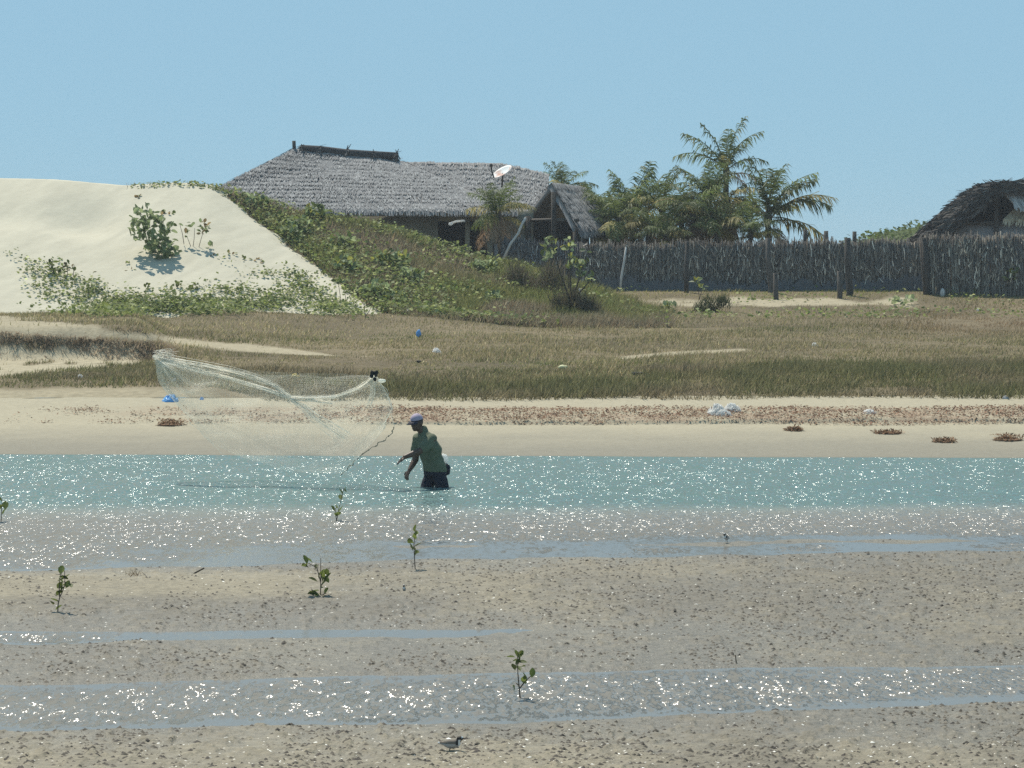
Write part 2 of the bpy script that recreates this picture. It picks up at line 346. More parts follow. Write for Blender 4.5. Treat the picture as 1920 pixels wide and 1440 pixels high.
SILY = np.array([345,335,341,343,349,356,352,348,352,362,387,408,418,432,456,476,492,505,546,575,620.])
SX_ = np.arange(-900, 1301, 4.); SY_ = np.convolve(np.pad(np.interp(SX_, SILX, SILY), 12, 'edge'), np.hanning(27)[1:-1]/np.hanning(27).sum(), 'same')[12:-12]
YC = 92.0
def mound(x, Y):
    x = np.asarray(x, float); Y = np.asarray(Y, float)
    u = CX + F*x/YC + 12*fbm(x*0.8, Y*0.5, 81, 3)
    zc = EYE + (HZ - np.interp(u, SX_, SY_))*YC/F
    zb = 1.75 - .3*sst(420, 800, u)
    YB = 78.5 + 2*sst(-50, 420, u) - 1.2*sst(520, 800, u); t = (Y - YB)/(YC - YB)
    s = np.where(t < 1, np.clip(t, -1, 1), 1); s = s*(0.82 + 0.3*s - 0.12*s*s); s = np.where(t < 0, t*0.8, s)
    z = zb + np.where(t < 0, t*4, np.maximum(zc - zb, -1)*s) - np.where(t > 1, 0.3*(Y - YC), 0)
    hol = 0.35*np.exp(-(((u-185)/70)**2 + ((Y-88.5)/1.6)**2)) + 0.2*np.exp(-(((u-30)/60)**2 + ((Y-88)/1.3)**2))
    return z - hol + 0.06*fbm(x*0.5, Y*0.5, 82, 2)*np.clip(t*4, 0, 1)
def edge_x(Y): return -10.2 + (Y - 92.0)*(6.0/-13.0)      # plan line where the slip face meets the plants
def top(x, Y): return np.maximum(land(x, Y), mound(x, Y))
def hit(px, py, y0=44.0, y1=125.0):                         # first surface point seen at a photo pixel
    Ys = np.linspace(y0, y1, 1600); P = np.array([at(px, py, 1.0)])
    d = at(px, py, 1.0) - np.array((0, 0, EYE)); X = d[0]*Ys; Z = EYE + d[2]*Ys
    below = Z < top(X, Ys)
    i = int(np.argmax(below)) if below.any() else len(Ys)-1
    return np.array((X[i], Ys[i], float(top(X[i], Ys[i]))))
EH = sorted((tuple(hit(a, c)) for a, c in ((398, 351), (430, 375), (480, 413), (530, 451), (580, 488), (620, 519), (660, 549), (700, 579))), key=lambda p: p[1])
EY, EX = np.array([p[1] for p in EH]), np.array([p[0] for p in EH])
def edge_x(Y):
    x = np.interp(Y, EY, EX); return np.where(Y < EY[0], EX[0] + (EY[0]-Y)*.6, x)
def uvgrid(us, Ys):
    U, YY = np.meshgrid(us, Ys); return U, YY, (U - CX)/F*YY
# colour zones of the open ground
PLAIN = np.array((.17, .135, .085)); SANDY = np.array((.40, .345, .24)); DSAND = np.array((.545, .50, .39))
def path_mask(px, py, x, Y):
    w = fbm(x*0.9, Y*0.5, 91, 4)
    a = np.interp(px, [-300, 0, 160, 300, 420, 560, 640], [612, 612, 622, 636, 648, 661, 668])
    hw = np.interp(px, [-300, 0, 160, 300, 420, 560, 640], [24, 20, 14, 8, 7, 4, 0.1])
    m = .85*sst(1.35, 0.5, np.abs(py-a)/hw + w*1.7)
    b = np.interp(px, [1150, 1250, 1400], [672, 664, 656]); m = np.maximum(m, 0.8*sst(1.3, .5, np.abs(py-b)/np.interp(px, [1150, 1180, 1390, 1410], [0.1, 4, 4, 0.1])+w*1.5)*(px > 1150)*(px < 1410))
    s = np.interp(px, [0, 330, 420], [1, .8, 0])*sst(722, 734, py+w*12)*sst(775, 762, py)
    m = np.maximum(m, 0.75*s)
    f = sst(1190, 1240, px)*sst(1730, 1700, px)*sst(.1, .35, w+sst(552, 566, py)*sst(580, 570, py)*.5-.12)*sst(548, 556, py)*sst(586, 574, py)
    m = np.maximum(m, 0.9*f)
    lip = sst(310, 240, px)*sst(637, 650, py + 14*w)*sst(702, 690, py+10*w + np.interp(px, [0, 300], [-8, 14]))*sst(-.1, .12, fbm(x*1.6, Y*0.7, 92, 3)+sst(640, 676, py)*.35-.12)
    return np.clip(np.maximum(m, lip), 0, 1)
us = np.concatenate([np.arange(-1800, -150, 60.), np.arange(-150, 2075, 7.), np.arange(2075, 3700, 60.)])
U, YY, X = uvgrid(us, np.concatenate([np.arange(43.2, 49.8, .16), np.arange(49.8, 50.98, .05), np.arange(51, 53.3, .13)]))
Z = land(X, YY) + 0.02*fbm(X*2.5, YY*2.5, 93, 3)*sst(.0, .1, land(X, YY))
px, py = proj(X, YY, Z)
k = sst(.02, .34, Z + .12*fbm(X*.7, YY*1.5, 94, 3))[..., None]
bc = np.array((.25, .225, .175))*(1-k) + np.array((.40, .35, .25))*k
bc = bc*(1 - .45*sst(.012, -.02, Z)[..., None])
rk = (sst(.3, .36, Z)*sst(.55, .48, Z)*np.clip(.35 + fbm(X*1.3, YY*2.5, 95, 4)*2.2, 0, 1)*sst(100, 420, px)*.5)[..., None]
bc = bc*(1-rk) + np.array((.25, .135, .085))*rk
beach = obj('beach', np.stack([X, YY, Z], -1).reshape(-1, 3), gridfaces(*U.shape), M_BEACH, col=bc.reshape(-1, 3), smooth=True)
structure(beach, 'narrow sandy beach on the far side of the channel', 'beach')
us = np.concatenate([np.arange(-1800, -150, 80.), np.arange(-150, 2075, 9.), np.arange(2075, 3700, 80.)])
U, YY, X = uvgrid(us, np.concatenate([np.arange(53.17, 60, .2), np.arange(60, 64, .1), np.arange(64, 100, .35), np.arange(100, 130, 2.), np.geomspace(131, 480, 14)]))
Z = land(X, YY) + 0.05*fbm(X*1.6, YY*1.6, 96, 3)
px, py = proj(X, YY, Z); pm = path_mask(px, py, X, YY)[..., None]
gv = fbm(X*.35, YY*.3, 97, 4)[..., None]
gc = PLAIN*(1 + 1.0*gv); gc = gc*(1-pm) + SANDY*pm
ground = obj('ground', np.stack([X, YY, Z], -1).reshape(-1, 3), gridfaces(*U.shape), M_GROUND, col=gc.reshape(-1, 3), smooth=True)
structure(ground, 'dry brown grassland with sandy tracks behind the beach', 'ground')
# vegetated hillside and the bare dune lying against it
us = np.arange(-900, 1330, 8.)
U, YY, X = uvgrid(us, np.concatenate([np.arange(77, 92.5, .22), np.arange(92.5, 108, .8)]))
Z = mound(X, YY) + .08*fbm(X*1.5, YY*1.5, 98, 3)
hc = np.array((.105, .085, .05))*(1 + 1.0*fbm(X*.5, YY*.5, 99, 4)[..., None])
hill = obj('hillside', np.stack([X, YY, Z], -1).reshape(-1, 3), gridfaces(*U.shape), M_GROUND, col=hc.reshape(-1, 3), smooth=True)
structure(hill, 'low hillside covered in creepers and dry scrub in front of the thatched house', 'hillside')
us = np.concatenate([np.arange(-900, -60, 40.), np.arange(-60, 800, 5.)])
U, YY, X = uvgrid(us, np.concatenate([np.arange(77, 92.3, .12), np.arange(92.3, 95, .4)]))
off = np.clip((edge_x(YY) + 0.7*fbm(YY*1.1, X*.5, 101, 4) - X)/0.5, -1.2, 1)*0.12
off = off - 0.5*sst(92.0, 92.8, YY)
st = fbm((X*.42+YY*.9)*0.9, (X*.9-YY*.42)*4, 102, 4)
Z = mound(X, YY) + off + .022*st
dc = DSAND*(1 + .22*st + .1*fbm(X*.4, YY*.5, 103, 3))[..., None]
dune = obj('sand_dune', np.stack([X, YY, Z], -1).reshape(-1, 3), gridfaces(*U.shape), M_SAND, col=dc.reshape(-1, 3), smooth=True)
structure(dune, 'pale bare sand dune with a smooth rounded crest on the left', 'sand dune')
# low green hill far behind the fence
us = np.arange(1380, 2500, 10.)
U, YY, X = uvgrid(us, np.concatenate([np.arange(118, 131, 1.), np.arange(131, 160, 4.)]))
sil = np.interp(U, [1380, 1560, 1610, 1680, 1740, 1850, 2500], [500, 474, 452, 433, 421, 412, 400])
zc = EYE + (HZ - sil)*130/F; t = np.clip((YY-118)/12, 0, 1)
Z = 2.6 + (zc-2.6)*(t*t*(3-2*t)) - np.where(YY > 130, .12*(YY-130), 0) + .15*fbm(X*.9, YY*.5, 104, 3)
HX, HY_, HZ_ = X, YY, Z
fh = obj('far_hill', np.stack([X, YY, Z], -1).reshape(-1, 3), gridfaces(*U.shape), M_GROUND, col=np.broadcast_to(np.array((.08, .1, .04)), (X.size, 3)), smooth=True)
structure(fh, 'low green hill rising behind the end of the palisade fence', 'hill')
# ------------------------------------------------------------ grass and ground cover (nobody could count it)
def field(n, umin, umax, ymin, ymax):
    w = rng.uniform(0, 1, n); Y = 1/((1-w)/ymin + w/ymax); u = rng.uniform(umin, umax, n); x = (u-CX)/F*Y
    return x, Y
DRYC = [(.34, .27, .155), (.27, .215, .13), (.26, .235, .11), (.42, .355, .21), (.22, .21, .095)]
# open plain
x, Y = field(215000, -250, 2170, 54.5, 98)
z = land(x, Y); px, py = proj(x, Y, z); pm = path_mask(px, py, x, Y)
ok = (rng.uniform(0, 1, len(x)) > pm*1.15) & (mound(x, Y) < z + .05)
x, Y, z, px, py = x[ok], Y[ok], z[ok], px[ok], py[ok]
h = rng.uniform(.03, .12, len(x))*(1+1.2*np.clip(fbm(x*.5, Y*.4, 111, 3)*2, -.6, 1))
V, Fc = blades(np.stack([x, Y, z-.01], -1), h, rng.uniform(.012, .03, len(x)), rng.normal((.25, 0), .45, (len(x), 2)))
g = fbm(x*.3, Y*.22, 112, 4)
green = sst(.0, .25, g + .25*sst(690, 700, py)*sst(1300, 700, px) + .3*sst(1300, 1800, px)*sst(640, 700, py))[:, None]
base = pick(DRYC, len(x), .22)
gr = pick([(.14, .16, .06), (.19, .185, .08), (.13, .14, .055)], len(x), .25)
mask = rng.uniform(0, 1, (len(x), 1)) < green*.65
colr = np.where(mask, gr, base)
colr *= (1 + .5*sst(.02, .3, fbm(x*.2+7, Y*.5, 113, 3)))[:, None]
colr = colr + np.array((.06, .07, -.01))*(sst(88, 92, Y)*sst(562, 556, py))[:, None]
red = (sst(1500, 1850, px)*sst(640, 610, py)*sst(560, 590, py))[:, None]
colr = colr*(1-red*.55) + np.array((.27, .15, .1))*red*.55
stuff(obj('grass', V, Fc, M_GRASS, col=rep(colr, 3)), 'short dry brown and olive grass covering the plain', 'grass')
# thick bank of sedge along the top of the beach
x, Y = field(105000, -250, 2170, 52.2, 60.5)
z = land(x, Y); px, py = proj(x, Y, z)
lim = 52.7 + np.interp(px, [0, 350, 500, 1000, 1920], [3.4, 2.6, .3, .2, .1]) + .6*fbm(x*.6, x*0, 114, 3)
back = np.interp(px, [0, 300, 700, 1000, 1300, 1920], [59.5, 59.5, 56.6, 57.2, 59, 60.5]) + 1.2*fbm(x*.5, x*0+5, 115, 3)
pm = path_mask(px, py, x, Y)
ok = (Y > lim) & (Y < back) & (rng.uniform(0, 1, len(x)) > pm*1.2); x, Y, z, px, py = x[ok], Y[ok], z[ok], px[ok], py[ok]
h = rng.uniform(.05, .2, len(x))*(1+1.1*np.clip(fbm(x*.8, Y*.8, 116, 3)*2, -.5, 1))*np.interp(px, [0, 600, 1920], [.7, 1, 1.15])
V, Fc = blades(np.stack([x, Y, z-.02], -1), h, rng.uniform(.014, .03, len(x)), rng.normal((.25, 0), .5, (len(x), 2)))
g = sst(-.16, .2, fbm(x*.5, Y*.5, 117, 4) + np.interp(px, [0, 900, 1920], [0, -.02, .1]))[:, None]
colr = pick([(.25, .2, .12), (.2, .165, .105), (.31, .255, .16)], len(x), .25)*(1-g) + pick([(.165, .16, .075), (.135, .135, .06), (.21, .2, .1)], len(x), .25)*g
stuff(obj('sedge', V, Fc, M_GRASS, col=rep(colr, 3)), 'thick bank of olive brown sedge along the top of the beach', 'sedge')
# scrub on the hillside
x, Y = field(120000, 230, 1260, 79, 93.6)
mz = mound(x, Y); lz = land(x, Y); ex = edge_x(Y)
ok = (mz > lz - .25) & ((x > ex + .05) | ((Y > 91.9) & (x > -13.2))); x, Y, z = x[ok], Y[ok], np.maximum(mz, lz)[ok]
h = rng.uniform(.08, .3, len(x))*(1+.8*np.clip(fbm(x*.8, Y*.8, 118, 3)*2, -.6, 1))
V, Fc = blades(np.stack([x, Y, z-.02], -1), h, rng.uniform(.016, .04, len(x)), rng.normal((.2, 0), .45, (len(x), 2)))
g = sst(-.2, .1, fbm(x*.5+4, Y*.4, 119, 4))[:, None]
colr = pick([(.28, .235, .155), (.23, .195, .13), (.33, .28, .19), (.25, .18, .11)], len(x), .25)*(1-g) + pick([(.2, .215, .075), (.16, .18, .06), (.27, .255, .1)], len(x), .25)*g
stuff(obj('scrub', V, Fc, M_GRASS, col=rep(colr, 3)), 'dry grey brown scrub mixed with green on the hillside', 'scrub')
# broad leaved creeper: hillside, dune foot, fence foot, far hill
LP, LS, LC = [], [], []
GL = [(.155, .195, .055), (.2, .24, .07), (.26, .29, .1), (.12, .155, .05), (.36, .38, .18)]
def creep(x, Y, z, size, hgt, cols=GL, jit=.25):
    n = len(x); P = np.stack([x, Y, z + rng.uniform(.01, 1, n)**1.5*hgt], -1); LP.append(P); LS.append(np.broadcast_to(size, (n,))*rng.uniform(.7, 1.3, n)); LC.append(pick(cols, n, jit))
x, Y = field(52000, 380, 1260, 79, 93.4)
mz = mound(x, Y); lz = land(x, Y)
d = fbm(x*.55, Y*.5, 121, 4) + .22*sst(3.5, .3, x-edge_x(Y)) - .3*sst(-3, 2, x)
ok = (mz > lz - .2) & (x > edge_x(Y) - .35 + rng.uniform(0, .5, len(x))) & (d > rng.uniform(-.22, .3, len(x))); creep(x[ok], Y[ok], np.maximum(mz, lz)[ok], .13, .3)
x, Y = field(900, 250, 420, 91.6, 92.6); creep(x, Y, mound(x, Y), .12, .2)
PATCH = [(230,588,95,8,1500),(360,586,90,8,1300),(500,580,70,9,900),(620,588,60,6,500),(75,512,34,12,150),(112,536,46,15,420),(165,560,50,19,620),(240,577,70,15,800),(330,575,75,16,900),(420,577,75,13,700),(440,553,44,11,260),(545,528,44,13,330),(575,562,50,13,520),(620,578,50,10,400),(668,592,28,8,160),(95,565,26,10,110),(150,592,34,5,90),(70,545,20,12,40),(500,565,60,14,420),(300,557,60,6,90),(380,548,50,7,80),(480,520,36,9,60),(440,495,28,14,22),(20,486,14,8,22),(40,497,12,6,20),(560,545,40,14,250),(90,590,40,7,40)]
for (a, b, rx, ry, n) in PATCH:
    q = rng.normal(0, .5, (n//6+3, 2)); pts = []
    for (i, j) in q:
        p = hit(a + i*rx, b + j*ry); pts.append(p)
    pts = np.array(pts); id_ = rng.integers(0, len(pts), n)
    x = pts[id_, 0] + rng.normal(0, .14, n); Y = pts[id_, 1] + rng.normal(0, .2, n); creep(x, Y, top(x, Y)+.05, .115, .26)
x, Y = field(5200, 1080, 2100, 84, 96.5); z = land(x, Y); px, py = proj(x, Y, z)
d = fbm(x*.5, Y*.6, 122, 4) + .12*sst(575, 590, py)*sst(615, 600, py) + .25*sst(1750, 1800, px)*sst(575, 562, py)
ok = d > rng.uniform(.02, .3, len(x)); creep(x[ok], Y[ok], z[ok], .13, .2)
n = 14000; i = rng.integers(0, HX.size, n); creep(HX.ravel()[i]+rng.normal(0, .25, n), HY_.ravel()[i]+rng.normal(0, .5, n), HZ_.ravel()[i], .2, .28, [(.075, .11, .028), (.1, .135, .035), (.13, .16, .05)])
P = np.concatenate(LP); V, Fc = leaves(P, np.concatenate(LS), .75, .7, .4)
stuff(obj('creeper', V, Fc, M_LEAF, col=rep(np.concatenate(LC), 4)), 'green broad leaved creeper spreading over the dune foot and hillside', 'creeper')
# dry roots and grass hanging over the eroded bank on the left
x, Y = field(30000, -250, 330, 60.8, 64.6)
z = land(x, Y); px, py = proj(x, Y, z)
ok = (py > 618 + np.interp(px, [0, 300], [4, 24])) & (py < 690) & (rng.uniform(0, 1, len(x)) > .96*sst(630, 655, py + 20*fbm(x*2.0+(Y-61)*1.2, Y*.3, 123, 3)*1.6 - np.interp(px, [0, 150, 300], [-4, 8, 40])))
x, Y, z, px, py = x[ok], Y[ok], z[ok], px[ok], py[ok]
h = rng.uniform(.06, .26, len(x)); ln = rng.normal((.3, -.9), .5, (len(x), 2)); V, Fc = blades(np.stack([x, Y, z+.02], -1), h, rng.uniform(.012, .03, len(x)), ln)
V[2::3, 2] -= h*rng.uniform(.4, 1.6, len(x))
colr = pick([(.26, .2, .14), (.2, .155, .115), (.36, .28, .19)], len(x), .25)
stuff(obj('hanging_roots', V, Fc, M_GRASS, col=rep(colr, 3)), 'dark dry roots and grass hanging over the eroded sandy bank', 'roots')
# seaweed thrown up along the beach
x, Y = field(60000, -250, 2170, 49.6, 53.0); z = land(x, Y); px, py = proj(x, Y, z)
row = py + 10*fbm(x*.6, x*0+2, 124, 3); dens = np.maximum(sst(798, 794, row)*sst(762, 768, row)*np.interp(px, [0, 250, 450, 700, 1920], [.18, .5, .45, .85, .95]), .5*np.exp(-((row-np.interp(px, [1300, 1920], [812, 822]))/4)**2)*(px > 1450))
cl = fbm(x*1.8, Y*3.5, 125, 4)
ok = (cl + (dens-.6)*.55 > rng.uniform(-.12, .18, len(x))) & (dens > .05); x, Y, z = x[ok], Y[ok], z[ok]
V, Fc = leaves(np.stack([x, Y, z + rng.uniform(.0, .06, len(x))], -1), rng.uniform(.02, .075, len(x)), .4, .7, .3)
stuff(obj('wrack_line', V, Fc, M_WEED, col=rep(pick([(.31, .16, .1), (.23, .125, .08), (.37, .23, .15), (.16, .09, .065), (.42, .31, .21)], len(x), .25), 4)), 'belt of reddish brown dried seaweed along the top of the beach', 'seaweed')
# shells and clods on the mud, coloured also as glints and shadow dashes
def bits(n, h, s0, s1, cols, name, label, keep, zoff=0.0, flat=.5, m=M_ATTR):
    w = rng.uniform(0, 1, n); r = 1012 + 470*w**1.0; c = rng.uniform(-150, 2070, n); xb, Yb, zb = flats(c, r)
    ok = keep(c, r, zb) ; xb, Yb, zb = xb[ok], Yb[ok], zb[ok]; n = len(xb)
    s = rng.uniform(s0, s1, n); a = rng.uniform(0, 6.28, n)
    ang = a[:, None] + np.arange(5)*2*math.pi/5
    rad = s[:, None]*rng.uniform(.6, 1.2, (n, 5))
    ring = np.stack([xb[:, None]+rad*np.cos(ang)*2.1, Yb[:, None]+rad*np.sin(ang), np.broadcast_to(zb[:, None]+zoff-.004, (n, 5))], -1)
    tip = np.stack([xb+rng.normal(0, .2, n)*s, Yb+rng.normal(0, .2, n)*s, zb+zoff+s*flat*rng.uniform(.6, 1.4, n)], -1)[:, None]
    V = np.concatenate([ring, tip], 1).reshape(-1, 3); b = np.arange(n)[:, None]*6
    Fc = np.concatenate([np.stack([b+k_, b+(k_+1) % 5, b+5], -1).reshape(-1, 3) for k_ in range(5)])
    stuff(obj(name, V, Fc, m, col=rep(pick(cols, n, .2), 6)), label)
dn = lambda c, r: fbm((c-CX)/F*flatY(r)*2.2, flatY(r)*1.3, 131, 3)
bits(26000, 0, .004, .015, [(.07, .06, .045), (.1, .085, .065), (.05, .042, .035)], 'mud_clod_dashes', 'small clods of mud coloured dark for their shadow dashes, scattered over the tidal flat', lambda c, r, z: (z > .008) & (rng.uniform(-.15, .2, len(c)) < dn(c, r) + .22*sst(1250, 1100, r)*sst(500, 1100, c)), flat=.9)  # dark colour and wide shape stand for the shadows of the clods
bits(7000, 0, .003, .011, [(.7, .66, .58), (.8, .78, .72), (.55, .5, .42)], 'shell_glint_bits', 'broken white shells and white flecks for wet glints scattered over the tidal flat', lambda c, r, z: (z > -.002) & (rng.uniform(-.2, .2, len(c)) < dn(c+300, r)), flat=.4)  # shells, with extra white flecks painted in as glints of wet mud
# ------------------------------------------------------------ thatched house
def quad_grid(P, nu, nv):                                  # bilinear points over quad P (a, b, c, d): a-b top, d-c bottom
    a, b, c, d = [np.asarray(p, float) for p in P]
    u, v = np.meshgrid(np.linspace(0, 1, nu), np.linspace(0, 1, nv))
    u, v = u[..., None], v[..., None]
    return (a*(1-u)+b*u)*(1-v) + (d*(1-u)+c*u)*v
THC = [(.28, .27, .265), (.255, .245, .24), (.305, .295, .29), (.23, .22, .215), (.38, .37, .355)]
def thatch(P, n, name, parent, thick=.22, ln=.24, wd=.045, eave=True, cols=THC):
    """a thick slope of thatch (a, b ridge; c, d eave) with loose strips laid down it and a ragged eave"""
    a, b, c, d = [np.asarray(p, float) for p in P]
    down = ((d-a)+(c-b))/2; down /= np.linalg.norm(down); along = b-a if np.linalg.norm(b-a) > .2 else c-d; along = along/np.linalg.norm(along)
    nr = np.cross(down, along); nr = nr/np.linalg.norm(nr); nr = nr if nr[2] > 0 else -nr
    nu, nv = 26, 12
    G = quad_grid(P, nu, nv); G = G + nr*(.10*fbm(G[..., 0]*1.1, G[..., 1]*1.1+G[..., 2], 140, 3))[..., None]
    m = MB(); V = np.vstack([G.reshape(-1, 3), (G - nr*thick).reshape(-1, 3)]); f = gridfaces(nv, nu); k = nu*nv
    base = np.asarray(cols[1])
    rim = []
    for seq in (np.arange(nu), np.arange(nu)+(nv-1)*nu, np.arange(nv)*nu, np.arange(nv)*nu+nu-1):
        rim.append(np.stack([seq[:-1], seq[1:], seq[1:]+k, seq[:-1]+k], -1))
    m.add(V, [f, f[:, ::-1]+k] + rim, base)
    slope = m.build(name, M_THATCH, parent, smooth=False)
    u = rng.uniform(0, 1, n); v = rng.uniform(0, 1, n)**.85; nc_ = max(3, int(np.linalg.norm(d-a)/.42)); v = np.where(rng.uniform(0, 1, n) < .5, (np.floor(v*nc_)+rng.uniform(0, .3, n))/nc_, v)
    if eave: v[:n//6] = 1
    if eave: v[:n//6] -= rng.uniform(0, .05, n//6)
    p = ((a*(1-u)[:, None]+b*u[:, None])*(1-v)[:, None] + (d*(1-u)[:, None]+c*u[:, None])*v[:, None]) + nr*(.03+.10*fbm(u*9, v*7, 141, 3))[:, None]
    L = ln*rng.uniform(.4, 1.1, n); dd = down[None] + along[None]*rng.normal(0, .14, n)[:, None] + nr[None]*rng.uniform(.0, .09, n)[:, None]
    dd[:n//6, 2] -= .5*bool(eave)
    w = along[None]*(wd*rng.uniform(.4, 1.2, n))[:, None]/2
    V = np.stack([p-w, p+w, p+dd*L[:, None]+w*.6, p+dd*L[:, None]-w*.6], 1).reshape(-1, 3)
    tone = (1 + .35*fbm(u*6, v*4, 142, 3))[:, None]
    st_ = obj('thatch_strips', V, np.arange(4*n).reshape(-1, 4), M_THATCH, slope, WL[slope.name], rep(pick(cols, n, .1)*tone, 4)); st_['kind'] = 'stuff'
    return slope
house = thing('thatched_house', (at(650, 500, 102)[0], 102, 2.75), 'long low house with a huge grey palm thatch roof behind the hillside', 'house')
A1, A2 = at(550, 279, 104.5), at(752, 302, 104.5); FL, FR = at(318, 398, 100), at(972, 394, 100.2)
FL[2] = FR[2] = (FL[2]+FR[2])/2
BL, BR = FL + (0, 9, 0), FR + (0, 9, 0)
thatch((A1, A2, FR, FL), 17000, 'roof_slope', house)
thatch((A1, A1+(.02, .05, 0), FL, BL), 1500, 'roof_slope', house)
thatch((A2, A2+(.02, .05, 0), BR, FR), 1600, 'roof_slope', house)
thatch((A2, A1, BL, BR), 400, 'roof_slope', house)
B1, B2 = at(738, 303, 107.5), at(1030, 326, 107.0); E1_, E2_ = at(800, 404, 103.4), at(1022, 402, 103.2)
thatch((B1, at(945, 306, 107.5), at(905, 402, 103.3), E1_), 4500, 'roof_slope', house)
thatch((at(945, 306, 107.5), B2, E2_, at(905, 402, 103.3)), 2200, 'roof_slope', house)
thatch((B2, B1, B1+(0, 4, -2.2), B2+(0, 4, -2.2)), 300, 'roof_slope', house, eave=False)
# darker roll of thatch along the ridge, and the post at its end
rl = [at(p, q-4, 104.5) for p, q in ((566, 283), (600, 286), (650, 291), (700, 295), (744, 297))]
m = MB(); V, Fc = tube(rl, [.16, .18, .17, .16, .15], 8); m.add(V + .05*np.stack([vn(V[:, 0]*9, V[:, 2]*9, 3)-.5]*3, -1), Fc, (.07, .065, .065))
n = 500; i = rng.integers(0, len(V), n); P = V[i]; dd = rng.normal(0, .12, (n, 3)); dd[:, 2] -= .12; w = np.array((.025, 0, 0))
m.add(np.stack([P-w, P+w, P+dd+w*.5, P+dd-w*.5], 1), np.arange(4*n).reshape(-1, 4), rep(pick([(.07, .065, .065), (.12, .115, .11)], n), 4)); m.build('ridge_roll', M_THATCH, house)
v_, f_ = tube([at(552, 285, 104.5), at(551, 264, 104.5)], .07, 8); obj('ridge_post', v_, f_, M_WOOD, house)
wy = 101.6
def wall_piece(x0, x1, y0, y1, d=wy, th=.16, name='wall', m=M_WALL):
    a, b = at(x0, y1, d), at(x1, y0, d); v, f = box(a, (b[0], d+th, b[2])); return obj(name, v, f, m, house)
wall_piece(560, 821, 396, 520); wall_piece(913, 1000, 396, 440, wy); wall_piece(913, 924, 440, 520); wall_piece(924, 946, 440, 456)
wall_piece(946, 1000, 440, 520); wall_piece(821, 913, 396, 415, wy+.01)
wall_piece(872, 881, 400, 520, wy-.35, .2, 'veranda_post', M_PALEWOOD if False else M_WALL)
wall_piece(926, 945, 457, 520, wy+.05, .06, 'shutter', M_GREYWALL); wall_piece(922, 934, 411, 432, wy-.02, .03, 'window', M_DARK)
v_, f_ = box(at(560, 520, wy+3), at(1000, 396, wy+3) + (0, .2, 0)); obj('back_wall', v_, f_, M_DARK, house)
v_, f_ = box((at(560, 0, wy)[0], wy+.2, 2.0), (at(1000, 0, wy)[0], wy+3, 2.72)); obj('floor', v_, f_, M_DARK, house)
# gable porch at the right end
G1, G2 = at(1034, 342, 100.4), at(1102, 352, 103.2); GE, GF = at(1082, 428, 98.7), at(1143, 418, 101.4); GB = at(988, 404, 103.0)
thatch((G1, G2, GF, GE), 4000, 'roof_slope', house, thick=.2, ln=.4)
thatch((G2, G1, GB, GB + (G2-G1)), 700, 'roof_slope', house, thick=.2, ln=.4)
for p in ((1038, 360, 508, 100.0), (1079, 425, 520, 98.9), (990, 405, 490, 101.5)):
    v_, f_ = tube([at(p[0]+1, p[2], p[3]), at(p[0], p[1], p[3])], .1, 8); obj('porch_post', v_, f_, M_WOOD, house)
v_, f_ = tube([at(984, 413, 102), at(1040, 412, 100), at(1084, 413, 98.9)], .07, 6); obj('tie_beam', v_, f_, M_WOOD, house)
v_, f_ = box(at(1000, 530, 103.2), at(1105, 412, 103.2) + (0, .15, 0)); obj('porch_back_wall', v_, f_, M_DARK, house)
# white floodlight bracket under the eave
lamp = thing('flood_lamp', at(857, 421, 99.9), 'white floodlight on a curved arm under the thatched eave', 'lamp')
v_, f_ = tube([at(872, 416, 101.4), at(870, 414, 99.9), at(856, 415, 99.8), at(847, 418, 99.8)], .045, 6); obj('arm', v_, f_, M_WHITE, lamp)
v_, f_ = blob(at(845, 420, 99.8), (.09, .09, .06), 3, .1); obj('lamp_head', v_, f_, M_WHITE, lamp)
# satellite dish on the roof
dish = thing('satellite_dish', at(944, 345, 102.5), 'round white satellite dish with a rusty face standing on the thatched roof', 'satellite dish')
dc_ = at(943, 325, 102.0); ax = Vector((.42, -.25, -.87)).normalized()
def dish_mesh(c, ax, r, depth):
    q = Vector((0, 0, 1)).rotation_difference(ax); V = []; n_, m_ = 24, 6
    for s_ in (0, .02):
        for i in range(1, m_+1):
            for j in range(n_):
                t = j*2*math.pi/n_; rr = r*i/m_; V.append(np.array(q @ Vector((rr*math.cos(t), rr*math.sin(t), depth*((i/m_)**2) - s_))) + c)
    k = n_*m_; i = np.arange(m_-1)[:, None]*n_; j = np.arange(n_)[None]; j2 = (j+1) % n_
    f = np.stack([i+j, i+j2, i+n_+j2, i+n_+j], -1).reshape(-1, 4)
    e = (m_-1)*n_; rim = np.array([(e+a, e+(a+1) % n_, k+e+(a+1) % n_, k+e+a) for a in range(n_)])
    V += [np.array(c), np.array(q @ Vector((0, 0, -.02))) + c]
    tr_ = [(2*k, (a+1) % n_, a) for a in range(n_)] + [(2*k+1, k+a, k+(a+1) % n_) for a in range(n_)]
    return np.array(V), [np.vstack([f, f[:, ::-1]+k, rim]), np.array(tr_)]
v_, f_ = dish_mesh(dc_, Vector((-.47, -.36, .81)).normalized(), .42, .09)
rust = sst(.0, .25, fbm(v_[:, 0]*4, v_[:, 2]*7, 151, 3) + .1)[:, None]*(np.linalg.norm(v_-dc_, axis=1) < .38)[:, None]
obj('reflector', v_, f_, M_ATTR, dish, col=np.array((.8, .79, .77))*(1-rust) + np.array((.55, .3, .22))*rust, smooth=True)
v_, f_ = tube([at(941, 350, 102.6), dc_], .035, 6); obj('mast', v_, f_, M_WOOD, dish)
v_, f_ = tube([at(926, 333, 101.8), at(922, 320, 101.7), at(921, 311, 101.7)], .03, 6); obj('feed_arm', v_, f_, M_WOOD, dish)
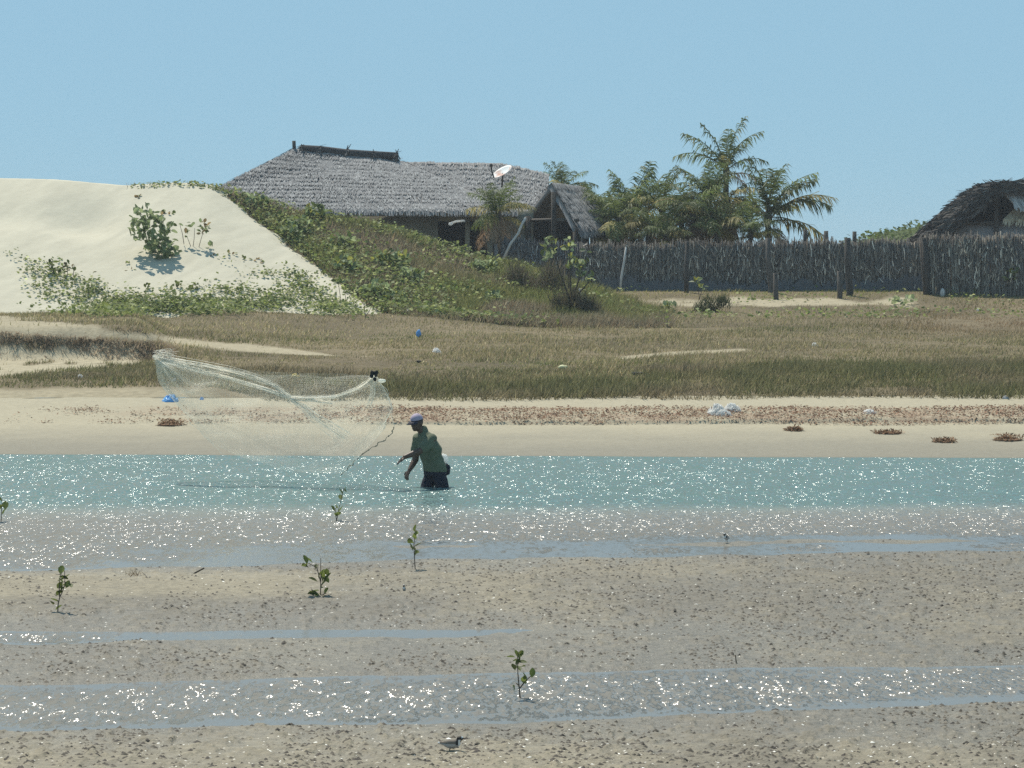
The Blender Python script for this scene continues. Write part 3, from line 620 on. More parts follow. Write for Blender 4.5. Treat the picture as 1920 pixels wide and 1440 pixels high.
v_, f_ = blob(at(921, 310, 101.7), (.07, .07, .07), 4, .1); obj('receiver', v_, f_, M_WOOD, dish)

# ------------------------------------------------------------ second hut at the right edge
hut = thing('thatched_hut', (at(1900, 500, 103)[0], 103, 2.6), 'thatched hut with a rounded gable at the right edge behind the fence', 'hut')
prof = [(1728, 462), (1752, 440), (1782, 414), (1815, 384), (1845, 360), (1870, 345), (1895, 341), (1925, 343), (1955, 358), (1990, 388), (2030, 420), (2070, 462)]
PP = [at(a, b, 101) for a, b in prof]; ctr = at(1900, 470, 101)
TH2 = [(.085, .075, .07), (.11, .1, .09), (.065, .058, .055), (.15, .135, .12)]
m = MB(); k = len(PP); inn = [p + (ctr-p)/np.linalg.norm(ctr-p)*.45 for p in PP]; V = []
for dy in (0, 5.5):
    V += [p + (0, dy, 0) for p in PP] + [p + (0, dy, 0) for p in inn]
i = np.arange(k-1); q = 2*k
m.add(V, [np.stack([i, i+1, i+k+1, i+k], -1), np.stack([i, i+q, i+q+1, i+1], -1), np.stack([i+k, i+k+1, i+q+k+1, i+q+k], -1), np.stack([i+q, i+q+k, i+q+k+1, i+q+1], -1)], TH2[0])
r_ = m.build('roof', M_THATCH, hut)
n = 5200; s_ = rng.uniform(0, k-1.001, n); ii = s_.astype(int); ff = (s_-ii)[:, None]; PA, PI = np.array(PP), np.array(inn)
o_ = PA[ii]*(1-ff)+PA[ii+1]*ff; in_ = PI[ii]*(1-ff)+PI[ii+1]*ff; fr_ = rng.uniform(0, 1, n)[:, None]**2
dep = np.where(rng.uniform(0, 1, n) < .55, -rng.uniform(0, .1, n), rng.uniform(0, 5, n)); P = np.where((dep < 0)[:, None], o_*(1-fr_)+in_*fr_, o_ + (o_-ctr)/np.linalg.norm(o_-ctr, axis=1)[:, None]*.03); P[:, 1] += dep
tg = PA[ii]-PA[ii+1]; tg = np.where((tg[:, 2] > 0)[:, None], -tg, tg); tg /= np.linalg.norm(tg, axis=1)[:, None]
dd = tg*.3 + rng.normal(0, .09, (n, 3)) + (o_-ctr)/np.linalg.norm(o_-ctr, axis=1)[:, None]*.04; dd[:, 2] -= .04; w = rng.normal(0, 1, (n, 3)); w = w/np.linalg.norm(w, axis=1)[:, None]*.035
st_ = obj('thatch_strips', np.stack([P-w, P+w, P+dd+w*.5, P+dd-w*.5], 1).reshape(-1, 3), np.arange(4*n).reshape(-1, 4), M_THATCH, r_, WL[r_.name], rep(pick(TH2, n, .25), 4)); st_['kind'] = 'stuff'
def hb(x0, y0, x1, y1, d, th, name, mm):
    a, b = at(x0, y1, d), at(x1, y0, d); v, f = box(a, (b[0], d+th, b[2])); return obj(name, v, f, mm, hut)
hb(1790, 420, 1960, 520, 102.2, .2, 'wall', M_GREYWALL); hb(1750, 415, 1990, 421, 101.9, .2, 'tie_beam', M_WOOD)
bw = np.array([p + (0, 5.2, 0) for p in inn]); obj('back_wall', np.vstack([bw, bw + (0, .12, 0), [ctr + (0, 5.2, 0), ctr + (0, 5.32, 0)]]), [np.array([(2*k, j, j+1) for j in range(k-1)] + [(2*k+1, k+j+1, k+j) for j in range(k-1)])], M_DARK, hut); hb(1745, 455, 2060, 520, 106.25, .1, 'rear_wall', M_DARK)
v_, f_ = tube([at(1869, 520, 101.9), at(1867, 352, 101.9)], .1, 8); obj('king_post', v_, f_, M_WOOD, hut)
v_, f_ = tube([at(1739, 520, 101.6), at(1738, 440, 101.6)], .1, 8); obj('corner_post', v_, f_, M_WOOD, hut)
thatch((at(1872, 351, 101.6), at(1955, 352, 101.6), at(1960, 384, 101.1), at(1900, 378, 101.1)), 900, 'gable_apron', hut, thick=.12, ln=.3, cols=[(.5, .49, .48), (.42, .41, .4), (.6, .58, .55)])  # thatch colour raised so the apron looks lit inside the shaded gable
thatch((at(1908, 386, 102.4), at(1950, 386, 102.4), at(1960, 412, 101.9), at(1880, 412, 101.9)), 500, 'gable_apron', hut, thick=.1, ln=.25, cols=[(.75, .66, .48), (.65, .57, .42), (.85, .76, .58)])  # beige piece, its colour also brightened to look lit in the shadow

# ------------------------------------------------------------ palisade fences, posts and poles
def fence(name, label, x0, x1, yt0, yt1, d0, d1, n, cols, yb):
    f = thing(name, at((x0+x1)/2, yb, (d0+d1)/2), label, 'fence')
    t = np.sort(rng.uniform(0, 1, n)); u = x0+(x1-x0)*t; d = d0+(d1-d0)*t + rng.uniform(-.06, .06, n)
    x = (u-CX)/F*d; zb = np.maximum(land(x, d), mound(x, d)) - .12
    zt = EYE + (HZ - (yt0+(yt1-yt0)*t))*d/F + .12*fbm(u*.08, u*0, 161, 3)*2 + rng.normal(0, .1, n)
    wd = rng.uniform(.012, .03, n); ln = rng.normal(0, .09, n); m = MB()
    a = np.array((0, 2.1, 4.2)); ring = np.stack([np.cos(a), np.sin(a), a*0], -1)
    lo = np.stack([x, d, zb], -1)[:, None] + ring[None]*wd[:, None, None]; hi = np.stack([x+ln, d, zt], -1)[:, None] + ring[None]*wd[:, None, None]*.7
    V = np.concatenate([lo, hi], 1).reshape(-1, 3); b = np.arange(n)[:, None]*6
    Q = np.concatenate([np.stack([b+i, b+(i+1) % 3, b+3+(i+1) % 3, b+3+i], -1).reshape(-1, 4) for i in range(3)]); T3 = (b+np.array((3, 4, 5))[None])
    c = pick(cols, n, .3)*(1+.6*fbm(u*.05, u*0, 164, 3))[:, None]
    m.add(V, [Q, T3], rep(c, 6))
    k = n; i = rng.integers(0, n, k); P = np.stack([x[i], d[i]-.07, zb[i] + (zt-zb)[i]*rng.uniform(.25, 1, k)], -1)   # frayed ends and leaf stalks
    dd = rng.normal(0, .07, (k, 3)); dd[:, 2] -= rng.uniform(.05, .3, k); w = np.array((.014, 0, 0))
    m.add(np.stack([P-w, P+w, P+dd+w, P+dd-w], 1), np.arange(4*k).reshape(-1, 4), rep(pick([cols[0], cols[-1], tuple(2.2*v for v in cols[-1])], k, .3, (.5, .38, .12)), 4))
    s_ = m.build('stalks', M_FENCE, f, WL[f.name]); s_['kind'] = 'stuff'
    for r_h in (.3, .75):
        j = np.linspace(0, n-1, 24).astype(int)
        v, fc = tube(np.stack([x[j], d[j]+.09, zb[j] + (zt-zb)[j]*r_h], -1), .035, 5); obj('rail', v, fc, M_WOOD, f)
    return f
FC = [(.18, .158, .138), (.21, .182, .155), (.15, .133, .12), (.28, .24, .195)]
fence('palisade_fence', 'long dark fence of upright palm stalks in front of the palms', 1092, 1738, 463, 455, 97.2, 97.0, 3000, FC, 545)
fence('palisade_fence', 'short grey stalk fence below the gable porch of the house', 944, 1096, 452, 466, 98.0, 97.4, 800, [(.13, .125, .125), (.16, .15, .145), (.1, .095, .095), (.2, .19, .18)], 520)
fence('palisade_fence', 'lighter ragged stalk fence standing nearer the camera at the right edge', 1732, 2150, 448, 446, 94.6, 92.6, 1700, [(.19, .165, .145), (.24, .21, .175), (.14, .12, .11), (.34, .29, .23)], 556)
# grey shade netting fixed along the foot of the long fence
net_ = thing('shade_netting', at(1430, 545, 96.8), 'blue grey netting fixed along the foot of the long palisade fence', 'netting')
us = np.linspace(1128, 1730, 300); vs = np.linspace(0, 1, 5); UU, VV = np.meshgrid(us, vs); D = 96.85 + .05*fbm(UU*.05, VV*3, 162, 3)
Xn = (UU-CX)/F*D; Zn = land(Xn, D)-.05 + VV*(.5 + .7*fbm(UU*.012, UU*0, 163, 3) + .5*fbm(UU*.25, UU*0, 165, 2)); Vn = np.stack([Xn, D, Zn], -1).reshape(-1, 3); fq = gridfaces(5, 300)
obj('netting_sheet', np.vstack([Vn, Vn+(0, .012, 0)]), [fq, fq[:, ::-1]+len(Vn)], mat('shade_net_cloth', (.13, .132, .14), rough=.95, var=.3, scale=5, stretch=(4, 1, .4)), net_, smooth=True)
def pole(pts, d, r, label, name='wooden_post', m=M_WOOD, cat='post', group=None):
    P = [at(a, b, d) for a, b in pts]; P[0][2] -= .15
    kk = len(P); v, f = tube(P, np.linspace(r, r*.85, kk), 8)
    v = v + .012*(np.stack([vn(v[:, 0]*7, v[:, 2]*7, 5), vn(v[:, 1]*7, v[:, 2]*7, 6), v[:, 0]*0+.5], -1)-.5)
    o = obj(name, v, f, m, None, P[0], smooth=True); return tag(o, label, cat, group)
PG = 'posts along the palisade fence'
pole([(1162, 545), (1165, 520), (1170, 490), (1174, 464)], 96.4, .045, 'thin bleached pole leaning against the dark fence', 'leaning_pole', M_PALEWOOD, 'pole')
pole([(1287, 556), (1287, 520), (1289, 452)], 95.5, .085, 'dark post left of the small bush, leaning at its foot', group=PG)
pole([(1438, 559), (1446, 543), (1441, 500), (1440, 446)], 95.4, .1, 'grey post with a crooked foot in front of the right palm', group=PG)
pole([(1455, 577), (1455, 560), (1454, 512)], 92.5, .1, 'short thick dark stump nearest the camera below the right palm', group=PG)
pole([(1574, 574), (1575, 550), (1574, 508)], 92.8, .1, 'short dark stump beside the tall pale grey post', group=PG)
pole([(1588, 568), (1594, 550), (1590, 500), (1589, 446)], 94.0, .13, 'tall pale grey post standing in front of the fence', group=PG)
pole([(1510, 470), (1510, 430)], 97.6, .085, 'dark post top poking above the fence under the palm frond', group=PG)
pole([(1549, 470), (1549, 433)], 97.6, .095, 'stout dark post top rising against the sky beside the palm', group=PG)
pole([(1602, 475), (1602, 434)], 97.6, .085, 'dark post top behind the tall pale grey post', group=PG)
pole([(1737, 558), (1737, 500), (1732, 446)], 94.4, .12, 'thick corner post where the two stalk fences meet', group=PG)
pole([(1066, 590), (1068, 560), (1067, 500), (1062, 470)], 88.5, .06, 'dark thin trunk-like stake among the shrub in front of the porch', group=PG)
pole([(1090, 566), (1089, 553), (1086, 541)], 88.2, .03, 'short bleached stick in the scrub left of the fence', 'stick', M_PALEWOOD, 'stick')
pole([(1100, 597), (1103, 584)], 86.0, .02, 'tiny bleached twig standing in the plain below the shrub', 'stick', M_PALEWOOD, 'stick')
pole([(944, 478), (958, 456), (972, 438), (979, 420), (986, 408)], 97.3, .05, 'pale crooked branch propped in front of the house', 'branch', M_PALEWOOD, 'branch')

# ------------------------------------------------------------ palms
def frond_mesh(name, m, th0, th1, L=2.5, nl=34, lean=0.25, droop=.6, seed=0):
    r = np.random.default_rng(seed); k = 14; s = np.linspace(0, 1, k); th = th0 + (th1-th0)*s**1.3
    P = np.zeros((k, 3)); P[1:, 0] = np.cumsum(np.cos(th[:-1]))*L/(k-1); P[1:, 2] = np.cumsum(np.sin(th[:-1]))*L/(k-1); P[:, 1] = lean*.25*L*s**2
    mb = MB(); v, f = tube(P, np.linspace(.028, .006, k), 4); mb.add(v, f)
    for j in range(nl):
        sj = .14+.86*(j+.5)/nl
        p = np.array([np.interp(sj, s, P[:, a]) for a in range(3)]); i = min(k-2, int(sj*(k-1))); t = P[i+1]-P[i]; t /= np.linalg.norm(t)
        up = np.cross(t, (0, 1, 0)); up = -up if up[2] < 0 else up
        ll = L*.36*math.sin(math.pi*(.12+.80*sj))**.7*r.uniform(.75, 1.15)
        for sg in (-1, 1):
            if r.uniform() < .1: continue
            d = t*.5 + np.array((0, sg*.85, 0)) + up*.12 + np.array((0, lean*.5, -.12)) + r.normal(0, .15, 3); d /= np.linalg.norm(d)
            w = np.cross(d, up); w /= np.linalg.norm(w); w = (w*.8+up*r.normal(0, .4)); w *= .03*r.uniform(.8, 1.3)
            mid = p + d*ll*.5 - np.array((0, 0, droop*.2*ll)); tip = p + d*ll*.92 - np.array((0, 0, droop*1.0*ll))
            mb.add([p-w*.6, p+w*.6, mid+w, mid-w, tip], [np.array([(0, 1, 2, 3)]), np.array([(3, 2, 4)])])
    me = mesh(name, np.concatenate(mb.v), mb.faces()); me.materials.append(m); return me
FM = {}
for kind, mm in (('g', M_FROND), ('y', M_FRONDY), ('d', M_FRONDD)):
    for lv, (a, b) in enumerate(((1.42, .75), (1.15, .1), (.75, -.55), (.25, -1.1), (-.35, -1.45), (-1.0, -1.55))):
        for sd_ in range(2): FM[kind, lv, sd_] = frond_mesh('frond', mm, a, b, seed=lv*7+sd_+ord(kind), lean=.3*(1 if sd_ else -1))
def palm(cx, cy, d, base_px, label, spec, sc=1.0, r=.13, seed=0, base_y=None):
    rr = random.Random(seed); c = at(cx, cy, d); bx = (base_px-CX)/F*d; bz = float(top(bx, d))-.1
    if base_y: bz = at(0, base_y, d)[2]
    p = thing('coconut_palm', (bx, d, bz), label, 'palm tree', 'coconut palms by the thatched house')
    b = np.array((bx, d, bz)); k = 10; t = np.linspace(0, 1, k)[:, None]
    P = b*(1-t) + c*t + np.array((.25*(cx-base_px)/60, 0, 0))*np.sin(t*math.pi)
    v, f = tube(P, np.linspace(r*1.15, r*.8, k)*(1+.08*np.sin(np.arange(k)*2.2)), 9); obj('trunk', v, f, M_TRUNK, p, smooth=True)
    v, f = blob(c - (0, 0, .12), (.17*sc, .17*sc, .3*sc), seed, .2); obj('crown_shaft', v, f, M_TRUNK, p)
    for (kind, lv, az, s_) in spec:
        fo = link('frond', FM[kind, lv, rr.randrange(2)], p, c + np.array((rr.uniform(-.06, .06), rr.uniform(-.06, .06), rr.uniform(-.2, .05)-.04*lv)))
        fo.rotation_euler = (rr.uniform(-.25, .25), rr.uniform(-.12, .12), R(az)); q = s_*sc*rr.uniform(.92, 1.08); fo.scale = (q, q, q)
    return p
def crown(seed, g=8, y=4, d=5, extra=()):                  # azimuth 0 = right, 180 = left, 270 = towards the camera
    rr = random.Random(seed); out = list(extra)
    g, y, d = int(g*1.4+1), int(y*1.4+.5), int(d*1.5+.5)
    for i in range(g): out.append(('g', rr.choice((0, 1, 1, 2)), i*360/g + rr.uniform(-20, 20), rr.uniform(.75, 1.05)))
    for i in range(y): out.append((rr.choice('yyg'), rr.choice((2, 3)), i*360/max(1, y) + rr.uniform(-30, 30), rr.uniform(.7, 1)))
    for i in range(d): out.append(('d', rr.choice((4, 5, 5)), i*360/max(1, d) + rr.uniform(-30, 30), rr.uniform(.6, .95)))
    return out
palm(1362, 318, 103.0, 1352, 'tallest coconut palm with fronds spread against the sky', [('g', 0, 180, 1.05), ('g', 1, 183, 1.1), ('g', 0, 12, 1.05), ('g', 1, 2, 1.0), ('g', 2, 186, 1.0), ('g', 0, 280, .8), ('g', 0, 80, .9), ('g', 2, -4, .8), ('d', 3, -8, .7), ('y', 1, 250, .6), ('g', 1, 320, .75), ('g', 1, 215, .7), ('d', 4, 200, .7), ('d', 4, 340, .7)], .86, seed=1)
palm(1328, 372, 101.0, 1330, 'dark bushy palm just left of the tallest palm with hanging dead fronds', crown(2, 9, 6, 4, [('y', 3, 180, 1.1), ('y', 3, 200, 1.0), ('g', 0, 270, .9), ('y', 3, -10, 1.0), ('d', 4, 0, 1.0)]), .74, .16, seed=2)
palm(1362, 372, 102.2, 1364, 'palm wrapped in brown dead fronds directly under the tallest crown', crown(3, 0, 6, 9, [('y', 2, 330, .9), ('d', 3, 0, 1), ('y', 3, 20, 1)]), .72, .2, seed=3)
palm(1440, 402, 100.5, 1444, 'wind swept palm at the right end of the group with long arching fronds', crown(4, 4, 1, 3, [('g', 0, 175, .95), ('g', 0, 20, .95), ('g', 1, 5, 1.1), ('g', 1, -12, 1.05), ('y', 2, 5, 1.05), ('g', 2, -10, 1.1), ('y', 3, 0, 1.15), ('g', 0, 90, .9), ('y', 2, 185, .7)]), 1.0, seed=4)
palm(1185, 398, 102.5, 1187, 'palm left of the group with two upright fronds like ears', crown(5, 5, 4, 3, [('g', 0, 180, 1.0), ('g', 0, 0, 1.0), ('g', 0, 330, .9)]), .82, seed=5)
palm(1242, 385, 103.5, 1244, 'yellowing palm midway between the eared palm and the tallest palm', crown(6, 5, 7, 5), .8, seed=6)
palm(1133, 412, 102.0, 1135, 'low palm half hidden behind the porch roof', crown(7, 6, 5, 3), .78, seed=7)
palm(1278, 418, 100.0, 1276, 'small dry palm below the yellowing palm with drooping brown fronds', crown(8, 2, 5, 6), .55, seed=8)
palm(1216, 430, 100.2, 1214, 'small green palm low behind the fence, left of the dry one', crown(18, 5, 4, 4), .62, seed=18)
palm(1408, 438, 99.2, 1408, 'young bright green palm low behind the fence at the right', crown(9, 9, 3, 1), .62, .08, seed=9)
palm(934, 394, 98.6, 950, 'young palm with a short trunk standing in front of the thatched eave', crown(10, 5, 5, 3, [('g', 0, 270, .85), ('g', 0, 200, .8), ('g', 1, 0, .75), ('y', 2, 0, .9), ('y', 2, 180, .8)]), .62, .11, seed=10)
palm(1056, 352, 110.0, 1058, 'palm behind the roof, only its frond tips showing above the thatch', crown(11, 6, 2, 0, [('g', 1, 0, .9), ('g', 1, 180, .8)]), .6, seed=11)
palm(1165, 430, 104.5, 1167, 'dark palm deep behind the eared palm, mostly in shade', crown(12, 7, 5, 4), .72, seed=12)
palm(1305, 425, 104.5, 1307, 'dark shaded palm at the back below the bushy palm', crown(13, 7, 5, 5), .7, seed=13)
palm(1300, 395, 99.6, 1302, 'leafy palm close behind the fence just left of the bushy palm', crown(21, 6, 6, 3), .72, seed=21)
palm(1160, 408, 100.8, 1160, 'brownish palm beside the porch roof in front of the eared palm', crown(22, 4, 6, 4), .66, seed=22)
palm(1345, 432, 99.4, 1345, 'squat palm with dead fronds low behind the middle of the fence', crown(23, 5, 4, 7), .66, seed=23)
palm(1250, 438, 99.0, 1250, 'squat pale green palm low behind the fence below the yellowing palm', crown(24, 5, 5, 4), .55, seed=24)
palm(1112, 440, 100.9, 1112, 'small palm between the porch roof and the fence', crown(25, 5, 4, 3), .5, seed=25)
# ------------------------------------------------------------ plants one can tell apart
def leaf_mesh(asp=.62, cup=.12):
    V = np.array([(0, 0, 0), (.3, -asp*.42, cup), (.62, -asp*.5, cup), (.9, -asp*.25, cup*.5), (1.02, 0, 0), (.9, asp*.25, cup*.5), (.62, asp*.5, cup), (.3, asp*.42, cup), (.5, 0, -.02)])
    me = mesh('leaf', V, np.array([(8, i, i+1) for i in range(7)] + [(8, 7, 0)])); return me
LM = {}
def leafset(key, base, rnd=.4, asp=.62):
    m = mat(key, base, rough=.5, var=.12, scale=20, trans=.5, spec=.2, rnd=rnd); me = leaf_mesh(asp); me.materials.append(m); LM[key] = me
leafset('mangrove_leaf', (.125, .155, .04)); leafset('shrub_leaf', (.22, .27, .13)); leafset('pale_leaf', (.34, .39, .2)); leafset('dry_leaf', (.26, .19, .09)); leafset('yellow_leaf', (.3, .3, .07))
def put_leaf(parent, key, p, size, rr, up=.4):
    o = link('leaf', LM[key], parent, p)
    o.rotation_euler = (rr.gauss(0, .7), -rr.uniform(-.3, 1.1)*up*2, rr.uniform(0, 6.28)); q = size*rr.uniform(.8, 1.2); o.scale = (q, q, q); return o
def seedling(label, stems, lv, size=8, key='mangrove_leaf', seed=0, group='mangrove seedlings on the mudflat', name='mangrove_seedling', r=.006, cat='seedling', base=None):
    rr = random.Random(seed); bx, by = stems[0][0]
    Y = flatY(by) if base is None else base[1]
    b = at(bx, by, Y) if base is None else np.asarray(base); b = b - (0, 0, .01)
    root = thing(name, b, label, cat, group); sp = F/Y
    for st_ in stems:
        P = [at(a, c, Y + (rr.uniform(-.02, .02) if i else 0)) for i, (a, c) in enumerate(st_)]
        if st_ is stems[0]: P[0] = b
        k = len(P); P = np.array(P); t = np.linspace(0, k-1, k*3); P2 = np.stack([np.interp(t, range(k), P[:, a]) for a in range(3)], -1)
        v, f = tube(P2, np.linspace(r, r*.55, len(P2)), 5); obj('stem', v, f, M_STEM, root)
    for (a, c) in lv:
        p = at(a, c + size*.25, Y + rr.uniform(-.04, .04)); put_leaf(root, key, p, size/sp*1.45, rr, .6)
    return root
seedling('bushy two-stemmed mangrove seedling on the mud at the left', [[(108,1153),(109,1133),(112,1120),(117,1110),(122,1096),(121,1070)],[(112,1120),(111,1105),(112,1085),(116,1072)]], [(120,1068),(113,1074),(118.6,1082),(107,1087),(115,1096),(128,1091),(123.5,1100),(107,1100),(106,1114),(104,1141),(100,1131),(112,1126),(110,1078),(118,1090),(113,1105)], 12, seed=1)
seedling('tall bare-tipped mangrove seedling with leaves on side twigs in the middle of the mud', [[(601,1123),(601.5,1080),(601.5,1046)],[(601,1090),(594,1064),(578,1056)],[(601,1100),(608,1088),(614,1076)],[(601,1118),(590,1113),(584,1104)],[(601,1117),(609,1113),(612,1112)]], [(574,1060),(586,1052),(579,1061),(592,1064),(614,1077),(608,1080),(597.5,1082),(617,1090),(605,1088),(596,1088),(607,1100),(585,1105),(590,1112),(597,1110),(608,1110),(611,1114),(593,1116),(576,1055),(603,1095),(611,1083)], 12, seed=2)
seedling('slanting mangrove seedling standing in the glittering shallows', [[(631,976),(635,955),(638,943),(645,915)],[(631,976),(629,962),(630,950)]], [(645,917),(643,926),(631,950),(628,956),(636,957),(627.5,964),(632,960),(640,935),(629,966)], 10, seed=3)
seedling('slender mangrove seedling left of the middle at the pool edge', [[(779,1073),(777,1041),(776,1020),(780,993)]], [(778,995),(782,1000),(778,1007),(775,1012),(780,1009),(776.7,1023),(774,1031),(780,1030),(776.7,1041),(777,1016),(779,1036)], 10, seed=4)
seedling('mangrove seedling with a leafy top rising from the nearest pool', [[(975.4,1308),(973,1283),(971,1262),(970.5,1226)],[(975,1290),(984,1278),(996,1267)],[(973,1285),(968,1281)]], [(972.5,1226),(966,1229),(977,1229),(971,1234),(969,1239),(975,1238),(968,1247),(976,1247),(966,1254),(976,1255),(965,1282),(987,1273),(997,1268),(985,1280),(981,1278),(972,1243),(971,1230)], 12, seed=5)
seedling('mangrove seedling cut off by the left edge of the view', [[(2,978),(3,955),(4,938)]], [(4,938),(10,953),(5,962),(2,947),(-3,955),(7,945)], 12, seed=6)
def dry_twig(pts, label, r=.004):
    Y = flatY(pts[0][1]); P = [at(a, c, Y) for a, c in pts]; v, f = tube(P, r, 5); return tag(obj('twig', v, f, M_STEM, None, P[0]), label, 'twig')
dry_twig([(1381, 1246), (1379, 1228)], 'thin dry twig stuck upright in the mud above the nearest pool', .005)
dry_twig([(358, 1079), (366, 1074), (383, 1065)], 'dark stick lying slanted at the edge of the left sand bar', .009)
def tuft(px_, py_, n, h, w, label, cols, name='dry_tuft'):
    Y = flatY(py_); c = at(px_, py_, Y); P = np.stack([c[0]+rng.normal(0, w, n), Y+rng.normal(0, w*1.5, n), np.full(n, .004+c[2])], -1)
    V, Fc = blades(P, rng.uniform(.4, 1, n)*h, np.full(n, .006), rng.normal(0, .6, (n, 2))); return tag(obj(name, V, Fc, M_GRASS, None, c, rep(pick(cols, n), 3)), label, 'plant tuft')
BR = [(.16, .1, .055), (.12, .08, .05), (.2, .15, .07)]
tuft(252, 1082, 60, .09, .05, 'brown tuft of dry stems on the far edge of the left sand bar', BR)
tuft(150, 1090, 90, .07, .08, 'reddish dry tuft just right of the left mangrove seedling', BR)
tuft(680, 1124, 160, .05, .13, 'flat reddish brown weed patch on the mud beside the bare-tipped seedling', [(.2, .1, .05), (.16, .11, .05), (.22, .17, .06)])
tuft(785, 1074, 130, .03, .14, 'flat brown weed mat around the foot of the slender seedling', BR)
tuft(556, 1098, 40, .06, .03, 'little brown tuft on the sand left of the bare-tipped seedling', BR)
# shrubs on the dune
def shrub(label, px_, py_, blobs, size, keys, seed, stems=(), name='shrub', group=None, r=.012, cat='shrub', jit=.35):
    rr = random.Random(seed); b = hit(px_, py_); root = thing(name, b - (0, 0, .02), label, cat, group); Y = b[1]; sp = F/Y
    for st_ in stems:
        P = np.array([at(a, c, Y) for a, c in st_])
        if st_ is stems[0]: P[0] = b - (0, 0, .05)
        k = len(P); t = np.linspace(0, k-1, k*3); P2 = np.stack([np.interp(t, range(k), P[:, a]) for a in range(3)], -1)
        v, f = tube(P2, np.linspace(r, r*.6, len(P2)), 5); obj('stem', v, f, M_STEM, root)
    for (a, c, rx, ry, n) in blobs:
        for i in range(n):
            for _ in range(20):
                u, v = rr.uniform(-1, 1), rr.uniform(-1, 1)
                if u*u+v*v < 1: break
            Y2 = Y + rr.uniform(-1, 1)*rx/sp*1.1
            p = at(a+u*rx, c+v*ry, Y2); zt = float(top(p[0], p[1]))
            if p[2] < zt: p[2] = zt + rr.uniform(.01, .12)
            put_leaf(root, rr.choice(keys), p, size/sp, rr, .6)
    return root
shrub('big round-leaved grey green bush alone on the bare dune', 305, 490, [(268,408,22,20,40),(260,432,18,24,36),(288,430,20,28,38),(300,462,24,26,60),(282,458,22,18,30),(312,440,15,20,28),(315,475,19,14,34),(305,424,8,10,14)], 14, ['shrub_leaf']*4+['pale_leaf'], 1, [[(308,492),(300,460),(270,410),(262,396)],[(308,492),(310,450),(306,415)],[(305,488),(280,455),(248,440)]])
shrub('sparse leggy shrub with bare stems right of the big dune bush', 365, 470, [(383,424,10,10,16),(381,438,7,6,6),(357,422,6,5,6),(349,438,5,5,5),(392,463,7,5,5),(332,421,3,3,2)], 10, ['mangrove_leaf','shrub_leaf','dry_leaf'], 2, [[(362,473),(357,460),(350,442)],[(361,470),(364,448),(365,428)],[(370,474),(376,452),(383,428)],[(372,470),(392,464)],[(345,458),(342,438),(337,420)]], 'leggy_shrub')
shrub('tiny clump of leaves near the crest of the dune', 258, 378, [(258,373,8,6,12)], 9, ['mangrove_leaf','dry_leaf'], 3, name='dune_clump', cat='plant')
shrub('small spreading clump with a reddish tip above the leggy shrub', 318, 408, [(313,402,9,5,9),(326,408,4,5,5)], 9, ['mangrove_leaf','dry_leaf'], 4, name='dune_clump', cat='plant')
for i, (a, c, n, lab) in enumerate(((401,485,4,'lone small leaf clump right of the leggy shrub'),(428,480,9,'leaf clump on the open dune nearest the middle'),(455,492,5,'left of three small sprigs on the lower dune slope'),(480,494,8,'middle of three small sprigs on the lower dune slope'),(495,499,6,'right of three small sprigs on the lower dune slope'),(608,516,7,'small clump by the edge of the slip face'),(240,500,5,'faint sprig above the creeper left of the big bush'),(247,513,6,'low sprig just above the left creeper'),(174,516,3,'tiny sprig near the upright creeper shoots'),(36,576,4,'small sprig at the far left dune foot'))):
    shrub(lab, a, c, [(a, c-4, 5+n*.5, 4, n)], 8, ['mangrove_leaf','dry_leaf'], 20+i, name='dune_sprig', group='small sprigs on the bare dune', cat='plant')
shrub('tall upright leafy shoot at the left end of the creeper', 102, 520, [(97,497,7,9,22),(103,512,7,10,18)], 9, ['mangrove_leaf'], 40, [[(104,522),(98,490)]], 'leafy_shoot', 'upright shoots in the creeper', cat='plant')
shrub('upright shoot with spaced leaves right of the tall leafy shoot', 127, 525, [(126,502,6,10,14),(138,508,4,10,8)], 8, ['mangrove_leaf','dry_leaf'], 41, [[(127,526),(126,494)],[(137,526),(139,496)]], 'leafy_shoot', 'upright shoots in the creeper', cat='plant')
for i, (a, c, lab) in enumerate(((278,540,'small upright shoot in the middle of the creeper'),(333,536,'upright shoot in the creeper below the leggy shrub'),(362,540,'leafy upright shoot right of the one below the leggy shrub'))):
    shrub(lab, a, c+10, [(a, c, 7, 8, 12)], 8, ['mangrove_leaf'], 45+i, [[(a, c+12), (a, c-8)]], 'leafy_shoot', 'upright shoots in the creeper', cat='plant')
shrub('spindly bare-stemmed sapling at the toe of the slip face', 642, 575, [(634,528,7,5,12),(645,545,5,6,8)], 9, ['mangrove_leaf','shrub_leaf'], 50, [[(642,576),(638,555),(634,528)],[(650,572),(646,545)]], 'sapling', cat='sapling')
shrub('dark bare twiggy sapling at the very tip of the dune', 686, 598, [(683,570,6,4,5)], 8, ['dry_leaf','mangrove_leaf'], 51, [[(687,600),(683,575),(681,562)],[(687,592),(695,578)]], 'sapling', cat='sapling')
